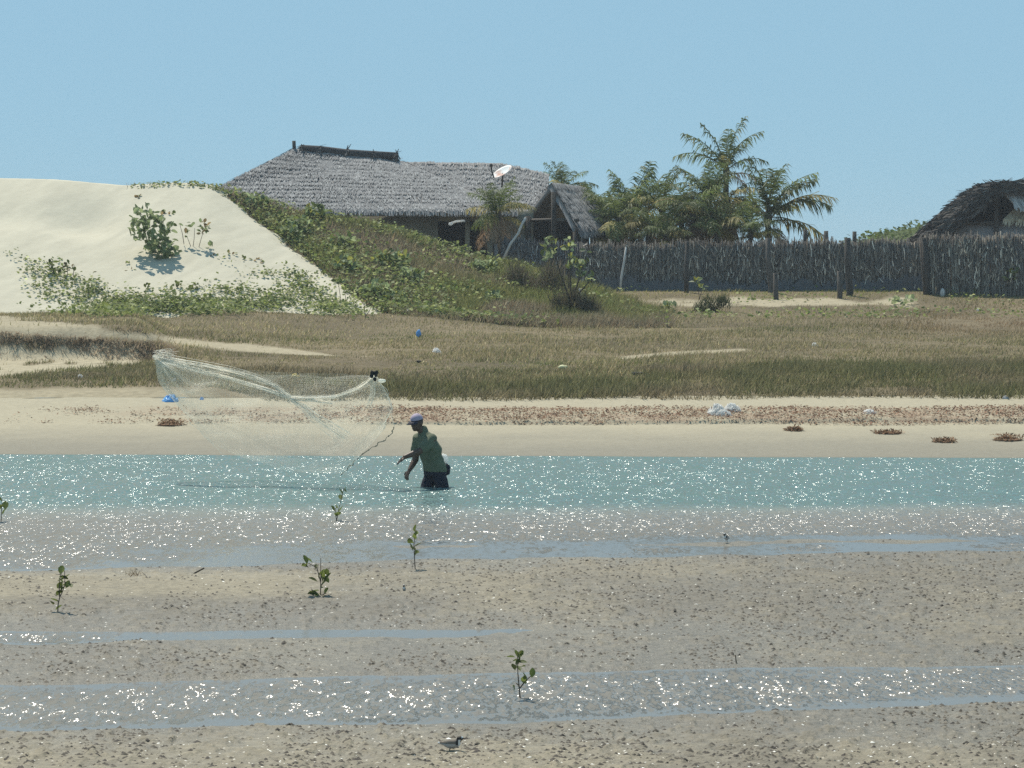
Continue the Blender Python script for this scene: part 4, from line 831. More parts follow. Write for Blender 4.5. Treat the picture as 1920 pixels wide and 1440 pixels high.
# scrub clumps on the hillside
CL = [(590,400,24,14,60,'upper leafy clump against the big thatched roof'),(560,425,26,16,70,'pale green clump on the upper hillside below the roof'),(548,440,20,14,45,'grey green clump halfway up beside the slip face'),(735,490,34,18,100,'large bright green clump in the middle of the hillside'),(770,520,22,14,55,'green clump right of and below the large bright one'),(705,548,28,16,70,'dark green clump near the toe of the hillside'),(650,500,22,16,55,'green clump close to the slip face halfway down'),(905,500,26,10,40,'yellow green clump low in front of the house doorway'),(925,560,16,8,24,'small pale clump at the foot of the hill below the house'),(740,560,22,8,30,'low clump beside the white litter at the hill foot'),(480,380,26,10,50,'clump along the crest left of the roof'),(640,455,24,12,40,'olive clump below the middle of the roof edge')]
for i, (a, c, rx, ry, n, lab) in enumerate(CL):
    shrub(lab, a, c+ry*.6, [(a, c, rx, ry, int(n*1.7))], 12, ['shrub_leaf', 'mangrove_leaf', 'shrub_leaf', 'pale_leaf' if i % 3 else 'yellow_leaf'], 60+i, name='hillside_clump', group='leafy clumps on the hillside', cat='plant')
# shrubs by the fence
shrub('tall open shrub with big pale leaves in front of the porch', 1072, 585, [(1032,462,14,20,26),(1030,484,16,6,12),(1066,460,9,12,16),(1078,500,14,10,22),(1096,496,8,10,12),(1088,515,10,7,9),(1108,524,12,7,9),(1100,470,4,3,2),(1068,482,8,6,6)], 12, ['shrub_leaf','pale_leaf','pale_leaf','yellow_leaf','mangrove_leaf'], 80, [[(1075,588),(1070,540),(1068,465)],[(1072,570),(1050,510),(1033,450)],[(1074,560),(1090,510),(1098,488)],[(1076,560),(1105,528)]], 'big_leaved_shrub', r=.03)
def twig_bush(label, px_, py_, rx, hh, n, cols, name='twig_bush'):
    b = hit(px_, py_); sp = F/b[1]; ctr_ = np.stack([np.linspace(-.75, .75, 9)*rx/sp, rng.normal(0, rx*.3/sp, 9), rng.uniform(-.1, .5, 9)*hh/sp], -1); P = b + ctr_[rng.integers(0, 9, n)] + rng.normal(0, rx*.16/sp, (n, 3)); P[:, 2] = np.maximum(P[:, 2], top(P[:, 0], P[:, 1])-.02)
    V, Fc = blades(P, rng.uniform(.12, .38, n)*hh/sp, rng.uniform(.012, .03, n), rng.normal((.1, 0), .5, (n, 2)))
    return tag(obj(name, V, Fc, M_GRASS, None, b, rep(pick(cols, n), 3)), label, 'bush')
twig_bush('dark brown twiggy bush at the foot of the big-leaved shrub', 1080, 588, 46, 75, 1500, [(.12, .1, .07), (.09, .08, .05), (.16, .14, .08)])
twig_bush('grey brown twiggy thicket in front of the short grey fence', 1000, 545, 62, 75, 2200, [(.13, .11, .08), (.11, .11, .05), (.17, .14, .1)])
twig_bush('small dark green bush in front of the long fence', 1335, 585, 34, 42, 1100, [(.06, .075, .03), (.05, .06, .03), (.09, .1, .04)], 'round_bush')
shrub('pair of bright leaves sprouting left of the small dark bush', 1312, 562, [(1307,529,6,6,8),(1317,540,6,5,7)], 10, ['yellow_leaf','shrub_leaf'], 85, [[(1312,564),(1308,530)],[(1312,560),(1317,540)]], 'sapling', cat='sapling')
shrub('leafy green shrub growing against the ragged fence at the right edge', 1902, 555, [(1898,512,12,16,30),(1908,524,10,8,14)], 12, ['shrub_leaf','yellow_leaf','pale_leaf'], 86, [[(1902,556),(1900,505)]], 'fence_shrub')
shrub('low clump of pale leaves on the grass left of the small dark bush', 1258, 586, [(1256,578,12,7,22)], 11, ['shrub_leaf','yellow_leaf','pale_leaf'], 87, name='low_clump', cat='plant')
shrub('low clump of green leaves on the grass before the corner of the fences', 1695, 572, [(1690,564,26,5,36)], 11, ['shrub_leaf','pale_leaf'], 88, name='low_clump', cat='plant')
shrub('straggling plant hanging over the top of the ragged fence', 1868, 470, [(1845,432,22,6,22),(1880,420,14,5,12)], 11, ['yellow_leaf','pale_leaf','mangrove_leaf'], 89, name='climbing_plant', cat='plant')
# ------------------------------------------------------------ litter
def lump(px_, py_, w, h, m, label, name, cat, seed, d=None, amp=.4, group=None):
    b = hit(px_, py_) if d is None else at(px_, py_, d); sp = F/b[1]
    v, f = crumple(b, w/sp/2, w/sp/2*.7, h/sp*.85, seed+50, 28, 14) if cat in ('litter', 'plastic bag') else blob(b + (0, 0, h/sp*.42), (w/sp/2, w/sp/2*.8, h/sp/2), seed, amp, 2.2, 16, 10); return tag(obj(name, v, f, m, None, b), label, cat, group)
big = thing('plastic_sheet', hit(1355, 779), 'large crumpled white plastic sheet at the top of the beach', 'plastic sheet')
def crumple(b, w, d, h, seed, nx=44, ny=26):
    a = np.linspace(0, 2*math.pi, nx, endpoint=False); r = np.linspace(0, 1, ny); A, Rr = np.meshgrid(a, r); edge = 1 + .9*fbm(np.cos(A)*1.6+seed, np.sin(A)*1.6+seed*2, seed, 3)
    x = np.cos(A)*Rr*w*edge; y = np.sin(A)*Rr*d*edge; rid = 1 - np.abs(fbm(x*9/w*.5+seed*5, y*9/w*.5, seed+1, 4))*4
    z = h*(np.clip(1-Rr**3, 0, 1)*np.clip(.15 + 1.1*rid, .06, 1.3)) + (x/w)*h*.12*math.sin(seed); z = np.where(Rr > .97, -.02, np.maximum(z, .01))
    V = np.stack([x + .08*w*rid*Rr, y, z], -1).reshape(-1, 3) + b; i = np.arange(ny-1)[:, None]*nx; j = np.arange(nx)[None]; j2 = (j+1) % nx
    return V, np.stack([i+j, i+nx+j, i+nx+j2, i+j2], -1).reshape(-1, 4)
for i, (a, c, w, h) in enumerate(((1344, 777, 40, 21), (1370, 772, 40, 17), (1356, 779, 28, 12))):
    b = hit(a, c); sp = F/b[1]; v, f = crumple(b, w/sp/2, w/sp*.35, h/sp*.8, 31+i*3); obj('crumpled_fold', v, f, M_WHITE, big)
for a in ((1628, 775, 26, 8, M_WHITE, 'flat white plastic scrap on the beach right of the large white sheet', 'plastic_scrap', 'litter', 1),
          (319, 752, 34, 13, M_BLUE, 'blue plastic bag seen through the net on the left', 'blue_bag', 'plastic bag', 2),
          (378, 750, 9, 5, M_BLUE, 'faint blue plastic scrap right of the blue bag', 'plastic_scrap', 'litter', 3),
          (785, 632, 10, 15, M_BLUE, 'blue plastic bottle standing in the dry grass', 'blue_bottle', 'bottle', 4),
          (818, 661, 19, 9, M_WHITE, 'white bag on the plain right of the blue bottle', 'white_bag', 'plastic bag', 5),
          (762, 589, 16, 10, M_WHITE, 'white litter at the foot of the hillside', 'white_bag', 'plastic bag', 6),
          (150, 709, 12, 7, M_WHITE, 'white scrap in the sedge at the far left', 'plastic_scrap', 'litter', 7),
          (327, 715, 8, 6, M_WHITE, 'small white scrap seen through the net above the blue bag', 'plastic_scrap', 'litter', 8),
          (552, 710, 20, 9, M_YELLOW, 'yellow plastic bag seen through the net', 'yellow_bag', 'plastic bag', 9),
          (1055, 693, 18, 9, M_PALEY, 'pale yellow lump in the short grass', 'pale_lump', 'lump', 10),
          (1527, 650, 12, 8, M_WHITE, 'white scrap in the right part of the plain', 'plastic_scrap', 'litter', 11),
          (1255, 701, 6, 6, M_WHITE, 'tiny white scrap in the sedge right of the dark hollow', 'plastic_scrap', 'litter', 12),
          (1834, 583, 9, 6, M_WHITE, 'small white scrap on the grass below the ragged fence', 'plastic_scrap', 'litter', 13),
          (1885, 748, 14, 6, M_GREYWALL, 'greyish scrap in the sedge at the right', 'plastic_scrap', 'litter', 14),
          (1196, 703, 26, 6, M_BLACK, 'dark heap of debris at the back edge of the sedge', 'debris_heap', 'debris', 15),
          (785, 680, 11, 5, M_BLACK, 'dark scrap on the plain below the white bag', 'debris_heap', 'debris', 16),
          (1886, 552, 11, 14, M_PALEWOOD, None, None, None, 0)):
    if a[5]: lump(*a)
lump(1767, 556, 9, 17, M_PALEWOOD, 'pale upright stump at the foot of the ragged fence', 'pale_stump', 'stump', 18, amp=.2)
for i, (a, c, w, h, lab) in enumerate(((1770, 829, 46, 14, 'left heap of brown seaweed low on the right of the beach'), (1890, 825, 60, 18, 'large heap of brown seaweed at the right edge of the beach'), (1490, 808, 34, 12, 'slanting heap of brown seaweed below the belt of wrack'), (320, 797, 58, 18, 'tangled heap of brown seaweed on the left of the beach'), (1665, 812, 60, 6, 'thin stretched line of seaweed on the right of the beach'))):
    b = hit(a, c); sp = F/b[1]; n = 520; x = b[0] + rng.normal(0, w/sp*.2, n).clip(-w/sp*.42, w/sp*.42); Y = b[1] + rng.normal(0, w/sp*.16, n).clip(-w/sp*.34, w/sp*.34)
    P = np.stack([x, Y, land(x, Y) + rng.uniform(0, 1, n)**2*h/sp*.5], -1); m = MB(); V, Fc = leaves(P, rng.uniform(.03, .1, n), .3, .9, .3); m.add(V, Fc, rep(pick([(.34, .2, .115), (.26, .15, .085), (.4, .27, .16), (.18, .11, .07)], n), 4))
    V, Fc = blob(b, (w/sp*.44, w/sp*.36, h/sp*.16), 70+i, .45, 3, 20, 10); m.add(V, Fc, (.25, .145, .085))
    tag(m.build('seaweed_heap', M_WEED, None, b), lab, 'seaweed', 'heaps of seaweed on the beach')

# ------------------------------------------------------------ the fisherman
def remesh(mb, voxel, smooth=3):
    me = mesh('tmp', np.concatenate(mb.v), mb.faces()); o = bpy.data.objects.new('tmp', me); COL.objects.link(o)
    r = o.modifiers.new('r', 'REMESH'); r.mode = 'VOXEL'; r.voxel_size = voxel
    s_ = o.modifiers.new('s', 'SMOOTH'); s_.iterations = smooth; s_.factor = .5
    dg = bpy.context.evaluated_depsgraph_get(); m2 = bpy.data.meshes.new_from_object(o.evaluated_get(dg))
    V = np.zeros(len(m2.vertices)*3); m2.vertices.foreach_get('co', V); V = V.reshape(-1, 3)
    Q = [np.array(p.vertices) for p in m2.polygons]
    f = [np.array([q for q in Q if len(q) == 4]).reshape(-1, 4), np.array([q for q in Q if len(q) == 3]).reshape(-1, 3)]
    bpy.data.objects.remove(o); bpy.data.meshes.remove(me); bpy.data.meshes.remove(m2); return V, [x for x in f if len(x)]
def limb(P, r, n=14):                                      # tapered limb with rounded ends
    P = np.asarray(P, float); k = len(P); r = np.broadcast_to(np.asarray(r, float), (k,)); t = np.linspace(0, k-1, (k-1)*5+1)
    Q = np.stack([np.interp(t, range(k), P[:, a]) for a in range(3)], -1); rr = np.interp(t, range(k), r)
    d0 = Q[0]-Q[1]; d0 /= np.linalg.norm(d0); d1 = Q[-1]-Q[-2]; d1 /= np.linalg.norm(d1)
    a = np.array((.35, .7, .93)); Q = np.vstack([Q[0]+d0*rr[0]*.93, Q[0]+d0*rr[0]*.7, Q[0]+d0*rr[0]*.35, Q, Q[-1]+d1*rr[-1]*.35, Q[-1]+d1*rr[-1]*.7, Q[-1]+d1*rr[-1]*.93])
    rr = np.concatenate([[rr[0]*.37, rr[0]*.71, rr[0]*.93], rr, [rr[-1]*.93, rr[-1]*.71, rr[-1]*.37]]); return tube(Q, rr, n)
def ell(c, r, axes=None, n=20, m=12):
    th = np.linspace(0, math.pi, m); ph = np.arange(n)*2*math.pi/n; V = []
    T, Pp = np.meshgrid(th, ph, indexing='ij'); D = np.stack([np.sin(T)*np.cos(Pp), np.sin(T)*np.sin(Pp), np.cos(T)], -1).reshape(-1, 3)*np.asarray(r)
    if axes is not None: D = D @ np.asarray(axes)
    i = np.arange(m-1)[:, None]*n; j = np.arange(n)[None]; j2 = (j+1) % n
    return D + np.asarray(c), np.stack([i+j, i+n+j, i+n+j2, i+j2], -1).reshape(-1, 4)
def ringtorso(C, rx, ry, dirs, n=20):                      # elliptical sections: centre, half width, half depth, width direction
    V = []
    for c, a, b, w in zip(C, rx, ry, dirs):
        w = np.array((w[0], w[1], 0)); w /= np.linalg.norm(w); d = np.array((-w[1], w[0], 0)); t = np.arange(n)*2*math.pi/n
        V.append(np.asarray(c) + np.cos(t)[:, None]*w*a + np.sin(t)[:, None]*d*b)
    k = len(C); V = np.vstack(V + [[C[0]], [C[-1]]]); i = np.arange(k-1)[:, None]*n; j = np.arange(n)[None]; j2 = (j+1) % n
    return V, [np.stack([i+j, i+j2, i+n+j2, i+n+j], -1).reshape(-1, 4), np.array([(k*n, (a+1) % n, a) for a in range(n)] + [(k*n+1, (k-1)*n+a, (k-1)*n+(a+1) % n) for a in range(n)])]
PY = 39.6
q = lambda a, c, dy=0.: at(a, c, PY + dy)
Wd = np.array((.72, -.69, 0))                              # towards his left: right and nearer the camera
fw = np.array((-.72, -.70, 0)); fw /= np.linalg.norm(fw)
body = MB()
hipc, waist, chest, shc = q(816, 886, .03), q(813, 868, .02), q(804, 836), q(796, 818)
secs = [(hipc-(0,0,.06), .165, .12), (hipc, .175, .125), (waist, .165, .115), ((waist+chest)/2, .17, .115), (chest, .185, .12), (shc-(0,0,.02), .185, .105), (shc+(0,0,.05), .12, .08)]
body.add(*ringtorso([a for a, _, _ in secs], [b for _, b, _ in secs], [c for _, _, c in secs], [Wd]*7))
Ls, Rs = shc + Wd*.175 + (0, 0, -.03), shc - Wd*.17 + (0, 0, -.04)
Le, Lw_, Lh = q(787, 846, -.28), q(758.5, 857, -.38), q(748, 866, -.40)
Re, Rw_, Rh = q(779, 862, .10), q(768, 881, -.02), q(764, 889, -.05)
body.add(*limb([Ls, Ls*.45+Le*.55, Le], [.06, .055, .05])); body.add(*limb([Le, Le*.6+Lw_*.4, Lw_], [.05, .048, .032]))
body.add(*limb([Rs, Rs*.45+Re*.55, Re], [.06, .055, .05])); body.add(*limb([Re, Re*.6+Rw_*.4, Rw_], [.05, .048, .032]))
for h, w, sgn, fold in ((Lh, Lw_, 1, .3), (Rh, Rw_, -1, .9)):  # palms, four unequal bent fingers and a thumb
    d = h-w; d /= np.linalg.norm(d); sd2 = np.cross(d, (0, 0, 1.0)); sd2 /= np.linalg.norm(sd2); nrm = np.cross(sd2, d); pc = w + d*.055
    body.add(*ell(pc, (.048, .042, .018), np.array((d, sd2, nrm)))); body.add(*limb([w, pc], [.028, .024]))
    for k, (off, ln) in enumerate(((-.03, .062), (-.010, .074), (.010, .07), (.03, .055))):
        b = pc + d*.035 + sd2*off; m1 = b + d*ln*.55 - nrm*ln*.15*fold + sd2*off*.3; e = m1 + d*ln*.35 - nrm*ln*.5*fold; body.add(*limb([b-d*.02, b, m1, e], [.011, .011, .0095, .008], 8))
    b = pc - d*.02 + sd2*-.035*sgn; m1 = b + d*.025 - sd2*.03*sgn; body.add(*limb([pc-d*.02, b, m1, m1+d*.03-nrm*.01], [.014, .0135, .012, .009], 8))
bed = -.62
LK_, LF = hipc + Wd*.12 + fw*-.06, hipc + Wd*.11 - (0, 0, .1)
Lf, Rf = np.array([q(831, 913, -.06)[0], PY-.06, bed]), np.array([q(796, 915, .06)[0], PY+.04, bed])
LH, RH = hipc + Wd*.09 - (0, 0, .06), hipc - Wd*.09 - (0, 0, .06)
Lk, Rk = q(834, 917, -.07), q(795, 917, .02); Lk[2] = -.13; Rk[2] = -.12
for hp, kn, ft in ((LH, Lk, Lf), (RH, Rk, Rf)):
    body.add(*limb([hp, hp*.5+kn*.5, kn], [.092, .08, .056])); body.add(*limb([kn, kn*.65+ft*.35, ft+(0, 0, .06)], [.054, .056, .036])); body.add(*limb([ft+(0, 0, .04)-fw*.04, ft+fw*.15+(0, 0, .025)], [.04, .03]))
hd = q(781.5, 792, -.06); hf = np.array((-.62, -.76, -.18)); hf /= np.linalg.norm(hf); hs = np.cross(hf, (0, 0, 1.0)); hs /= np.linalg.norm(hs); hu = np.cross(hs, hf); AX = np.array((hf, hs, hu))
body.add(*limb([shc+(0, 0, .02), hd - hu*.07 - hf*.02], [.062, .055]))
body.add(*ell(hd, (.098, .077, .115), AX)); body.add(*ell(hd + hf*.03 - hu*.065, (.068, .058, .062), AX)); body.add(*limb([hd+hf*.09+hu*.012, hd+hf*.112-hu*.028], [.012, .018], 10))
body.add(*ell(hd + hf*.086 + hu*.025, (.016, .05, .012), AX)); body.add(*ell(hd + hf*.088 - hu*.068, (.014, .026, .012), AX)); body.add(*ell(hd + hf*.072 - hu*.1, (.022, .028, .02), AX))
for sg in (-1, 1): body.add(*ell(hd + hs*.078*sg - hf*.01 - hu*.01, (.022, .01, .034), AX))
man = thing('person', (q(812, 915)[0], PY, bed), 'man in a cap, green shirt and dark shorts wading and casting a net', 'person')
v_, f_ = remesh(body, .0075, 3); obj('body', v_, f_, M_SKIN, man, smooth=True)
eyes = MB()
for sg in (-1, 1): eyes.add(*ell(hd + hf*.088 + hs*.033*sg + hu*.008, (.01, .014, .009), AX, 10, 8))
eyes.build('eyes', M_WHITE, man, smooth=True)
hair = MB(); hair.add(*ell(hd - hf*.012 + hu*.012, (.096, .082, .108), AX))
v, f = hair.v[0], hair.q[0]; keep = ((v-hd) @ hf < .035); f = f[keep[f].all(1)]; hr = obj('hair', v, f, M_BLACK, man, smooth=True)
shirt = MB()
ss = [(hipc+(0,0,.015)+fw*.0, .2, .15), (waist, .192, .143), ((waist+chest)/2, .195, .14), (chest, .207, .143), (shc-(0,0,.015), .205, .125), (shc+(0,0,.045), .13, .095), (shc+(0,0,.075)+fw*.015, .075, .07)]
shirt.add(*ringtorso([a for a, _, _ in ss], [b for _, b, _ in ss], [c for _, _, c in ss], [Wd]*7))
shirt.add(*limb([Ls-Wd*.02-(0,0,.005), Ls*.6+Le*.4-Wd*.01, Ls*.3+Le*.7], [.086, .09, .085])); shirt.add(*limb([Rs+Wd*.03, Rs*.5+Re*.5, Rs*.35+Re*.65], [.084, .078, .074]))
shirt.add(*limb([shc+(0, 0, .06)+fw*.01, shc+(0, 0, .10)+fw*.02], [.075, .068]))
v_, f_ = remesh(shirt, .011, 4); nn = fbm(v_[:, 0]*9+v_[:, 2]*5, v_[:, 2]*11-v_[:, 1]*6, 171, 3); cc = v_ - np.array((shc[0], shc[1], 0)); cc[:, 2] = 0; cc /= np.linalg.norm(cc, axis=1)[:, None]+1e-6
obj('shirt', v_ + cc*nn[:, None]*.055, f_, M_SHIRT, man, smooth=True)
shorts = MB()
sh2 = [(hipc-(0,0,.055), .188, .13), (hipc-(0,0,.01), .196, .15), (waist-(0,0,.02), .175, .13)]
shorts.add(*ringtorso([a for a, _, _ in sh2], [b for _, b, _ in sh2], [c for _, _, c in sh2], [Wd]*3))
shorts.add(*limb([LH, LH*.5+Lk*.5, LH*.12+Lk*.88], [.105, .105, .1])); shorts.add(*limb([RH, RH*.5+Rk*.5, RH*.12+Rk*.88], [.102, .098, .094]))
v_, f_ = remesh(shorts, .011, 3); nn = fbm(v_[:, 0]*10, v_[:, 2]*12, 172, 3); obj('shorts', v_ + np.stack([nn*.02, nn*.01, nn*0], -1), f_, M_SHORTS, man, smooth=True)
v, f = ell(hd + hu*.035 - hf*.004, (.108, .09, .1), AX, 24, 16); keep = ((v-hd) @ hu > .03); f = f[keep[f].all(1)]; cap_ = obj('cap', np.vstack([v, v-(v-hd)*.03]), [f, f[:, ::-1]+len(v)], M_CAP, man, smooth=True)
t = np.linspace(-1, 1, 11); ins = np.array([hd + hu*.036 + hf*.095*math.sqrt(max(0, 1-(a*.8)**2)) + hs*.088*a for a in t]); outs = np.array([hd + hu*(.012-.012*a*a) + hf*(.095+.085*math.sqrt(max(0, 1-a*a))) + hs*.08*a for a in t])
V = np.vstack([ins, outs, ins-hu*.008, outs-hu*.008]); i = np.arange(10); n_ = 11
obj('brim', V, [np.vstack([np.stack([i, i+1, i+n_+1, i+n_], -1), np.stack([i+2*n_, i+3*n_, i+3*n_+1, i+2*n_+1], -1), np.stack([i+n_, i+n_+1, i+3*n_+1, i+3*n_], -1)])], M_CAPD, cap_)
v_, f_ = blob(q(833, 862, .14), (.06, .06, .09), 7, .3); tag(obj('cloth_bag', v_, f_, M_WHITE, None, q(833, 862, .14)), 'small white cloth bag hanging at the back of the fisherman', 'bag')
v_, f_ = blob(q(843, 880, .05), (.045, .05, .09), 8, .3); v_ = v_ - (.035, 0, 0); tag(obj('shorts_bulge', v_, f_, M_SHORTS, None, q(843, 880, .05)), 'lump added for the bulge of the dark shorts behind the hip of the fisherman', 'bulge')  # separate lump added to shape the bulge of his shorts

# ------------------------------------------------------------ the cast net in the air
net = thing('cast_net', q(540, 760), 'large pale cast net spread in the air left of the fisherman', 'fishing net')
TP = [(288, 664), (330, 676), (420, 690), (520, 698), (620, 700), (704, 702)]
BP = [(288, 668), (302, 715), (340, 775), (395, 828), (460, 862), (540, 882), (640, 890), (672, 858), (715, 828), (736, 806)]
def curve(P, s):
    P = np.array(P, float); L = np.concatenate([[0], np.cumsum(np.linalg.norm(np.diff(P, axis=0), axis=1))]); L /= L[-1]; return np.stack([np.interp(s, L, P[:, 0]), np.interp(s, L, P[:, 1])], -1)
nd = lambda a: (704 - np.asarray(a, float))/416*1.3 + .12*np.sin(np.asarray(a, float)*.03)
def net_pt(s, v, side):
    a, b = curve(TP, s), curve(BP, s); w = v[..., None]; p = a*(1-w) + b*w
    right = np.stack([np.full_like(v, 704.) + 30*np.sin(v*2.6), 704 + 100*v], -1)
    k = sst(.86, 1, s)[..., None]; p = p*(1-k) + right*k
    p = p + np.stack([5*np.sin(v*9+s*23)*v, 6*np.sin(s*31+v*5)*np.sin(v*math.pi)], -1)
    d = side*(.06 + .5*np.sin(np.clip(v, 0, 1)*math.pi*.85)*np.sin(np.clip(s, 0, 1)*math.pi)**.6)
    Yn = PY + .1 + d + nd(p[..., 0]); x = (p[..., 0]-CX)/F; z = -(p[..., 1]-CY)/F; dy = CP+z*SP; tt = Yn/dy
    return np.stack([x*tt, Yn, EYE + (-SP+z*CP)*tt], -1)
def threads(P, r):                                         # P: (n lines, k points, 3) -> three-sided threads
    n, k, _ = P.shape; T = np.gradient(P, axis=1); T /= np.linalg.norm(T, axis=2)[..., None]+1e-9
    A = np.cross(T, (0.1, 1, 0.05)); A /= np.linalg.norm(A, axis=2)[..., None]+1e-9; B = np.cross(T, A); a = np.arange(3)*2.0944
    V = P[:, :, None] + r*(A[:, :, None]*np.cos(a)[:, None] + B[:, :, None]*np.sin(a)[:, None])
    b = (np.arange(n)[:, None]*k + np.arange(k-1)[None])[..., None]*3; j = np.arange(3); j2 = (j+1) % 3
    return V.reshape(-1, 3), np.stack([b+j, b+j2, b+3+j2, b+3+j], -1).reshape(-1, 4)
m = MB()
for side in (-1, 1):
    s, v = np.meshgrid(np.linspace(0, 1, 230) + rng.normal(0, .0012, 230), np.linspace(0, 1, 26), indexing='ij'); s2 = s + .006*np.sin(v*14+s*40); m.add(*threads(net_pt(np.clip(s2, 0, 1), v, side), .0005))
    v, s = np.meshgrid(np.linspace(.03, 1, 110) + rng.normal(0, .002, 110), np.linspace(0, 1, 60), indexing='ij'); m.add(*threads(net_pt(s, np.clip(v + .012*np.sin(s*25+v*30), 0, 1), side), .0005))
m.build('mesh', M_NET, net)
def bundle(path, n, spread, r, name='gathered_fold', end_spread=None, dy=0.):
    P = np.array([q(a, c, dy + float(nd(a))) for a, c in path]); k = len(P); t = np.linspace(0, k-1, k*7); C_ = np.stack([np.interp(t, range(k), P[:, a]) for a in range(3)], -1); lines = []
    for i in range(n):
        o = rng.normal(0, 1, 3)*spread; w = np.linspace(0, 1, len(t))[:, None]; e = o*(1 + ((end_spread or spread)/spread - 1)*w)
        wob = np.stack([.25*spread*np.sin(t*1.7+i), .25*spread*np.cos(t*1.3+i*2), .25*spread*np.sin(t*2.1+i*3)], -1); lines.append(C_ + e + wob)
    v, f = threads(np.array(lines), r); return obj(name, v, f, M_NET, net)
bundle([(300, 672), (330, 682), (380, 697), (430, 709), (480, 724), (525, 739), (551, 750)], 20, .017, .0026)
bundle([(318, 674), (370, 682), (430, 694), (480, 708), (515, 722), (545, 745)], 18, .026, .0022, end_spread=.013)
bundle([(545, 746), (590, 746), (630, 744), (668, 730), (690, 715), (704, 704)], 20, .016, .0026)
bundle([(550, 750), (590, 752), (625, 757)], 14, .014, .002)
bundle([(548, 749), (572, 763), (590, 780), (620, 798), (650, 818)], 26, .015, .0022, end_spread=.07)
bundle([(700, 712), (698, 740), (690, 762)], 16, .022, .0018)
v_, f_ = blob(q(550, 749, float(nd(550))), (.035, .03, .022), 9, .3); obj('knot', v_, f_, M_NET, net)
for nm, path in (('lead_line', [(738, 800), (736, 811), (722, 824), (700, 838), (684, 848), (668, 862), (655, 876), (640, 890)]), ('lead_line', [(340, 775), (372, 806), (395, 828), (408, 842), (420, 853)]), ('lead_line', [(704, 704), (724, 730), (734, 765), (738, 800)])):
    main = path[0] == (738, 800); PQ = np.array(path, float); tq = np.linspace(0, len(PQ)-1, len(PQ)*4); P = [q(np.interp(t_, range(len(PQ)), PQ[:, 0])+1.6*math.sin(t_*7)+math.sin(t_*17), np.interp(t_, range(len(PQ)), PQ[:, 1])+1.3*math.cos(t_*9), .05*math.sin(t_*2) + float(nd(np.interp(t_, range(len(PQ)), PQ[:, 0])))) for t_ in tq]
    v, f = tube(P, [.003+.0045*abs(math.sin(t_*1.9)) for t_ in tq] if main else .0025, 6); ll = obj(nm, v, f, M_LEAD if main else M_NET, net)
    if main:
        for i in range(0, len(P)-1, 3):
            for w in (.5,):
                v, f = ell(P[i]*(1-w)+P[i+1]*w, (.009, .009, .014), None, 8, 6); obj('lead_weight', v, f, M_LEAD, ll)
m = MB()
for i in range(8): m.add(*blob(q(704+random.uniform(-8, 8), 705+random.uniform(-8, 9)), (.026, .026, .03), 40+i, .4, 2.5, 8, 6))
m.build('weight_cluster', M_BLACK, net)
v_, f_ = blob(q(716, 714), (.06, .04, .03), 55, .4); obj('bunched_mesh', v_, f_, M_NET, net)
m = MB(); n = 60; P = np.array([[q(a, c, 1.3), q(a+rng.uniform(6, 26), c+rng.uniform(-9, 9), 1.25), q(a+rng.uniform(20, 40), c+rng.uniform(-4, 14), 1.2)] for a, c in zip(rng.uniform(286, 300, n), rng.uniform(656, 682, n))]); v, f = threads(P, .0018); m.add(v, f); m.build('bunched_mesh', M_NET, net)
v_, f_ = tube([q(748, 866, -.38), q(744, 873, -.38), q(738, 874, -.36)], .006, 5); tag(obj('hand_line', v_, f_, M_NET, None, q(748, 866, -.38)), 'short end of net cord held in the left hand of the fisherman', 'cord')

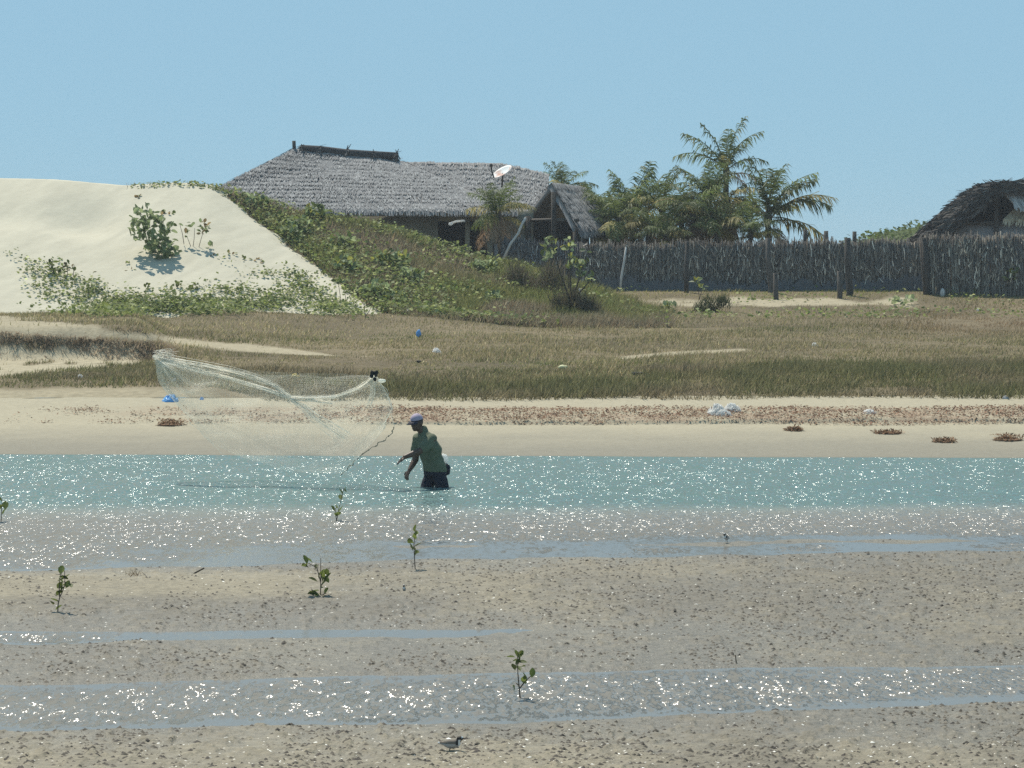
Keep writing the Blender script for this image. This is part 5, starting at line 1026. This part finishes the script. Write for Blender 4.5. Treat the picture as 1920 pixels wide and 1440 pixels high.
# ------------------------------------------------------------ shore birds
def bird(label, px_, py_, feet, L, az, seed, upright=0.0):
    b = at(px_, feet, flatY(feet)); yaw = R(az); f = np.array((math.cos(yaw), math.sin(yaw), 0)); s_ = np.array((-f[1], f[0], 0)); u = np.array((0, 0, 1.0)); k = L/.16
    f2 = f*math.cos(upright) + u*math.sin(upright); u2 = -f*math.sin(upright) + u*math.cos(upright); AX_ = np.array((f2, s_, u2)); c = b + u*.078*k
    mb = MB(); mb.add(*ell(c, (.055*k, .027*k, .029*k), AX_)); mb.add(*ell(c + f2*.03*k + u2*.004*k, (.032*k, .026*k, .028*k), AX_)); mb.add(*limb([c - f2*.035*k, c - f2*.085*k + u2*.006*k], [.018*k, .006*k], 10))
    hc_ = c + f2*.058*k + u2*.034*k + u*.004*k; mb.add(*limb([c + f2*.04*k + u2*.006*k, hc_], [.019*k, .017*k], 10)); mb.add(*ell(hc_, (.022*k, .0175*k, .019*k), AX_))
    v, fc = remesh(mb, .0035*k, 3); rel = (v - c) @ AX_.T / k; hr_ = (v-hc_) @ AX_.T / k
    col = np.tile(np.array((.42, .4, .38)), (len(v), 1)); col[rel[:, 2] > .004] = (.17, .14, .11); col[(rel[:, 0] > .034) & (rel[:, 0] < .05) & (rel[:, 2] > -.006)] = (.03, .028, .026)
    col[(np.abs(rel[:, 0]-.056) < .006) & (rel[:, 2] < .03)] = (.75, .73, .7); col[hr_[:, 2] > .006] = (.16, .13, .1); col[(np.abs(hr_[:, 2]) < .006) & (np.linalg.norm(hr_, axis=1) < .03)] = (.03, .028, .026)
    col[(hr_[:, 0] > .012) & (hr_[:, 2] > .004)] = (.78, .76, .74); col[rel[:, 0] < -.075] = (.78, .76, .73)
    root = thing('shorebird', b, label, 'bird'); obj('body', v, fc, M_ATTR, root, col=col, smooth=True)
    v, fc = tube([hc_ + f*.018*k, hc_ + f*.04*k - u*.004*k], [.0045*k, .0015*k], 6); obj('bill', v, fc, M_BLACK, root)
    for sg in (-1, 1):
        h0 = c - f*.002*k + s_*.011*k*sg - u*.02*k; kn = b + f*(-.012*k) + s_*.011*k*sg + u*.034*k; ft = b + s_*.012*k*sg + f*.008*k*sg
        v, fc = tube([h0, kn, ft, ft + f*.018*k], [.0045*k, .003*k, .003*k, .0015*k], 6); obj('leg', v, fc, M_LEAD, root)
    return root
bird('slim plover with a white forehead walking on the nearest sand', 846, 1395, 1417, .165, -8, 1)
bird('dumpy grey wader standing at the edge of the far shallows', 1362, 1003, 1019, .14, 235, 2, .25)
bird('tiny pale wader facing the camera below the slender seedling', 758, 1103, 1114, .10, 262, 3, .5)
# ------------------------------------------------------------ thin haze volume, added to lift the distant dark tones
v_, f_ = box((-150, -12, -2.2), (150, 485, 11.2)); hz = obj('haze', v_, f_, None); hz.data.materials.clear()
hm = bpy.data.materials.new('haze_air'); hm.use_nodes = True; hm.node_tree.nodes.clear()
pv = hm.node_tree.nodes.new('ShaderNodeVolumePrincipled'); pv.inputs['Density'].default_value = 0.00045; pv.inputs['Color'].default_value = (.9, .95, 1, 1); pv.inputs['Anisotropy'].default_value = 0.3
ho = hm.node_tree.nodes.new('ShaderNodeOutputMaterial'); hm.node_tree.links.new(pv.outputs[0], ho.inputs['Volume']); hz.data.materials.append(hm)
stuff(hz, 'thin pale haze added to lift the dark tones of the far shore')
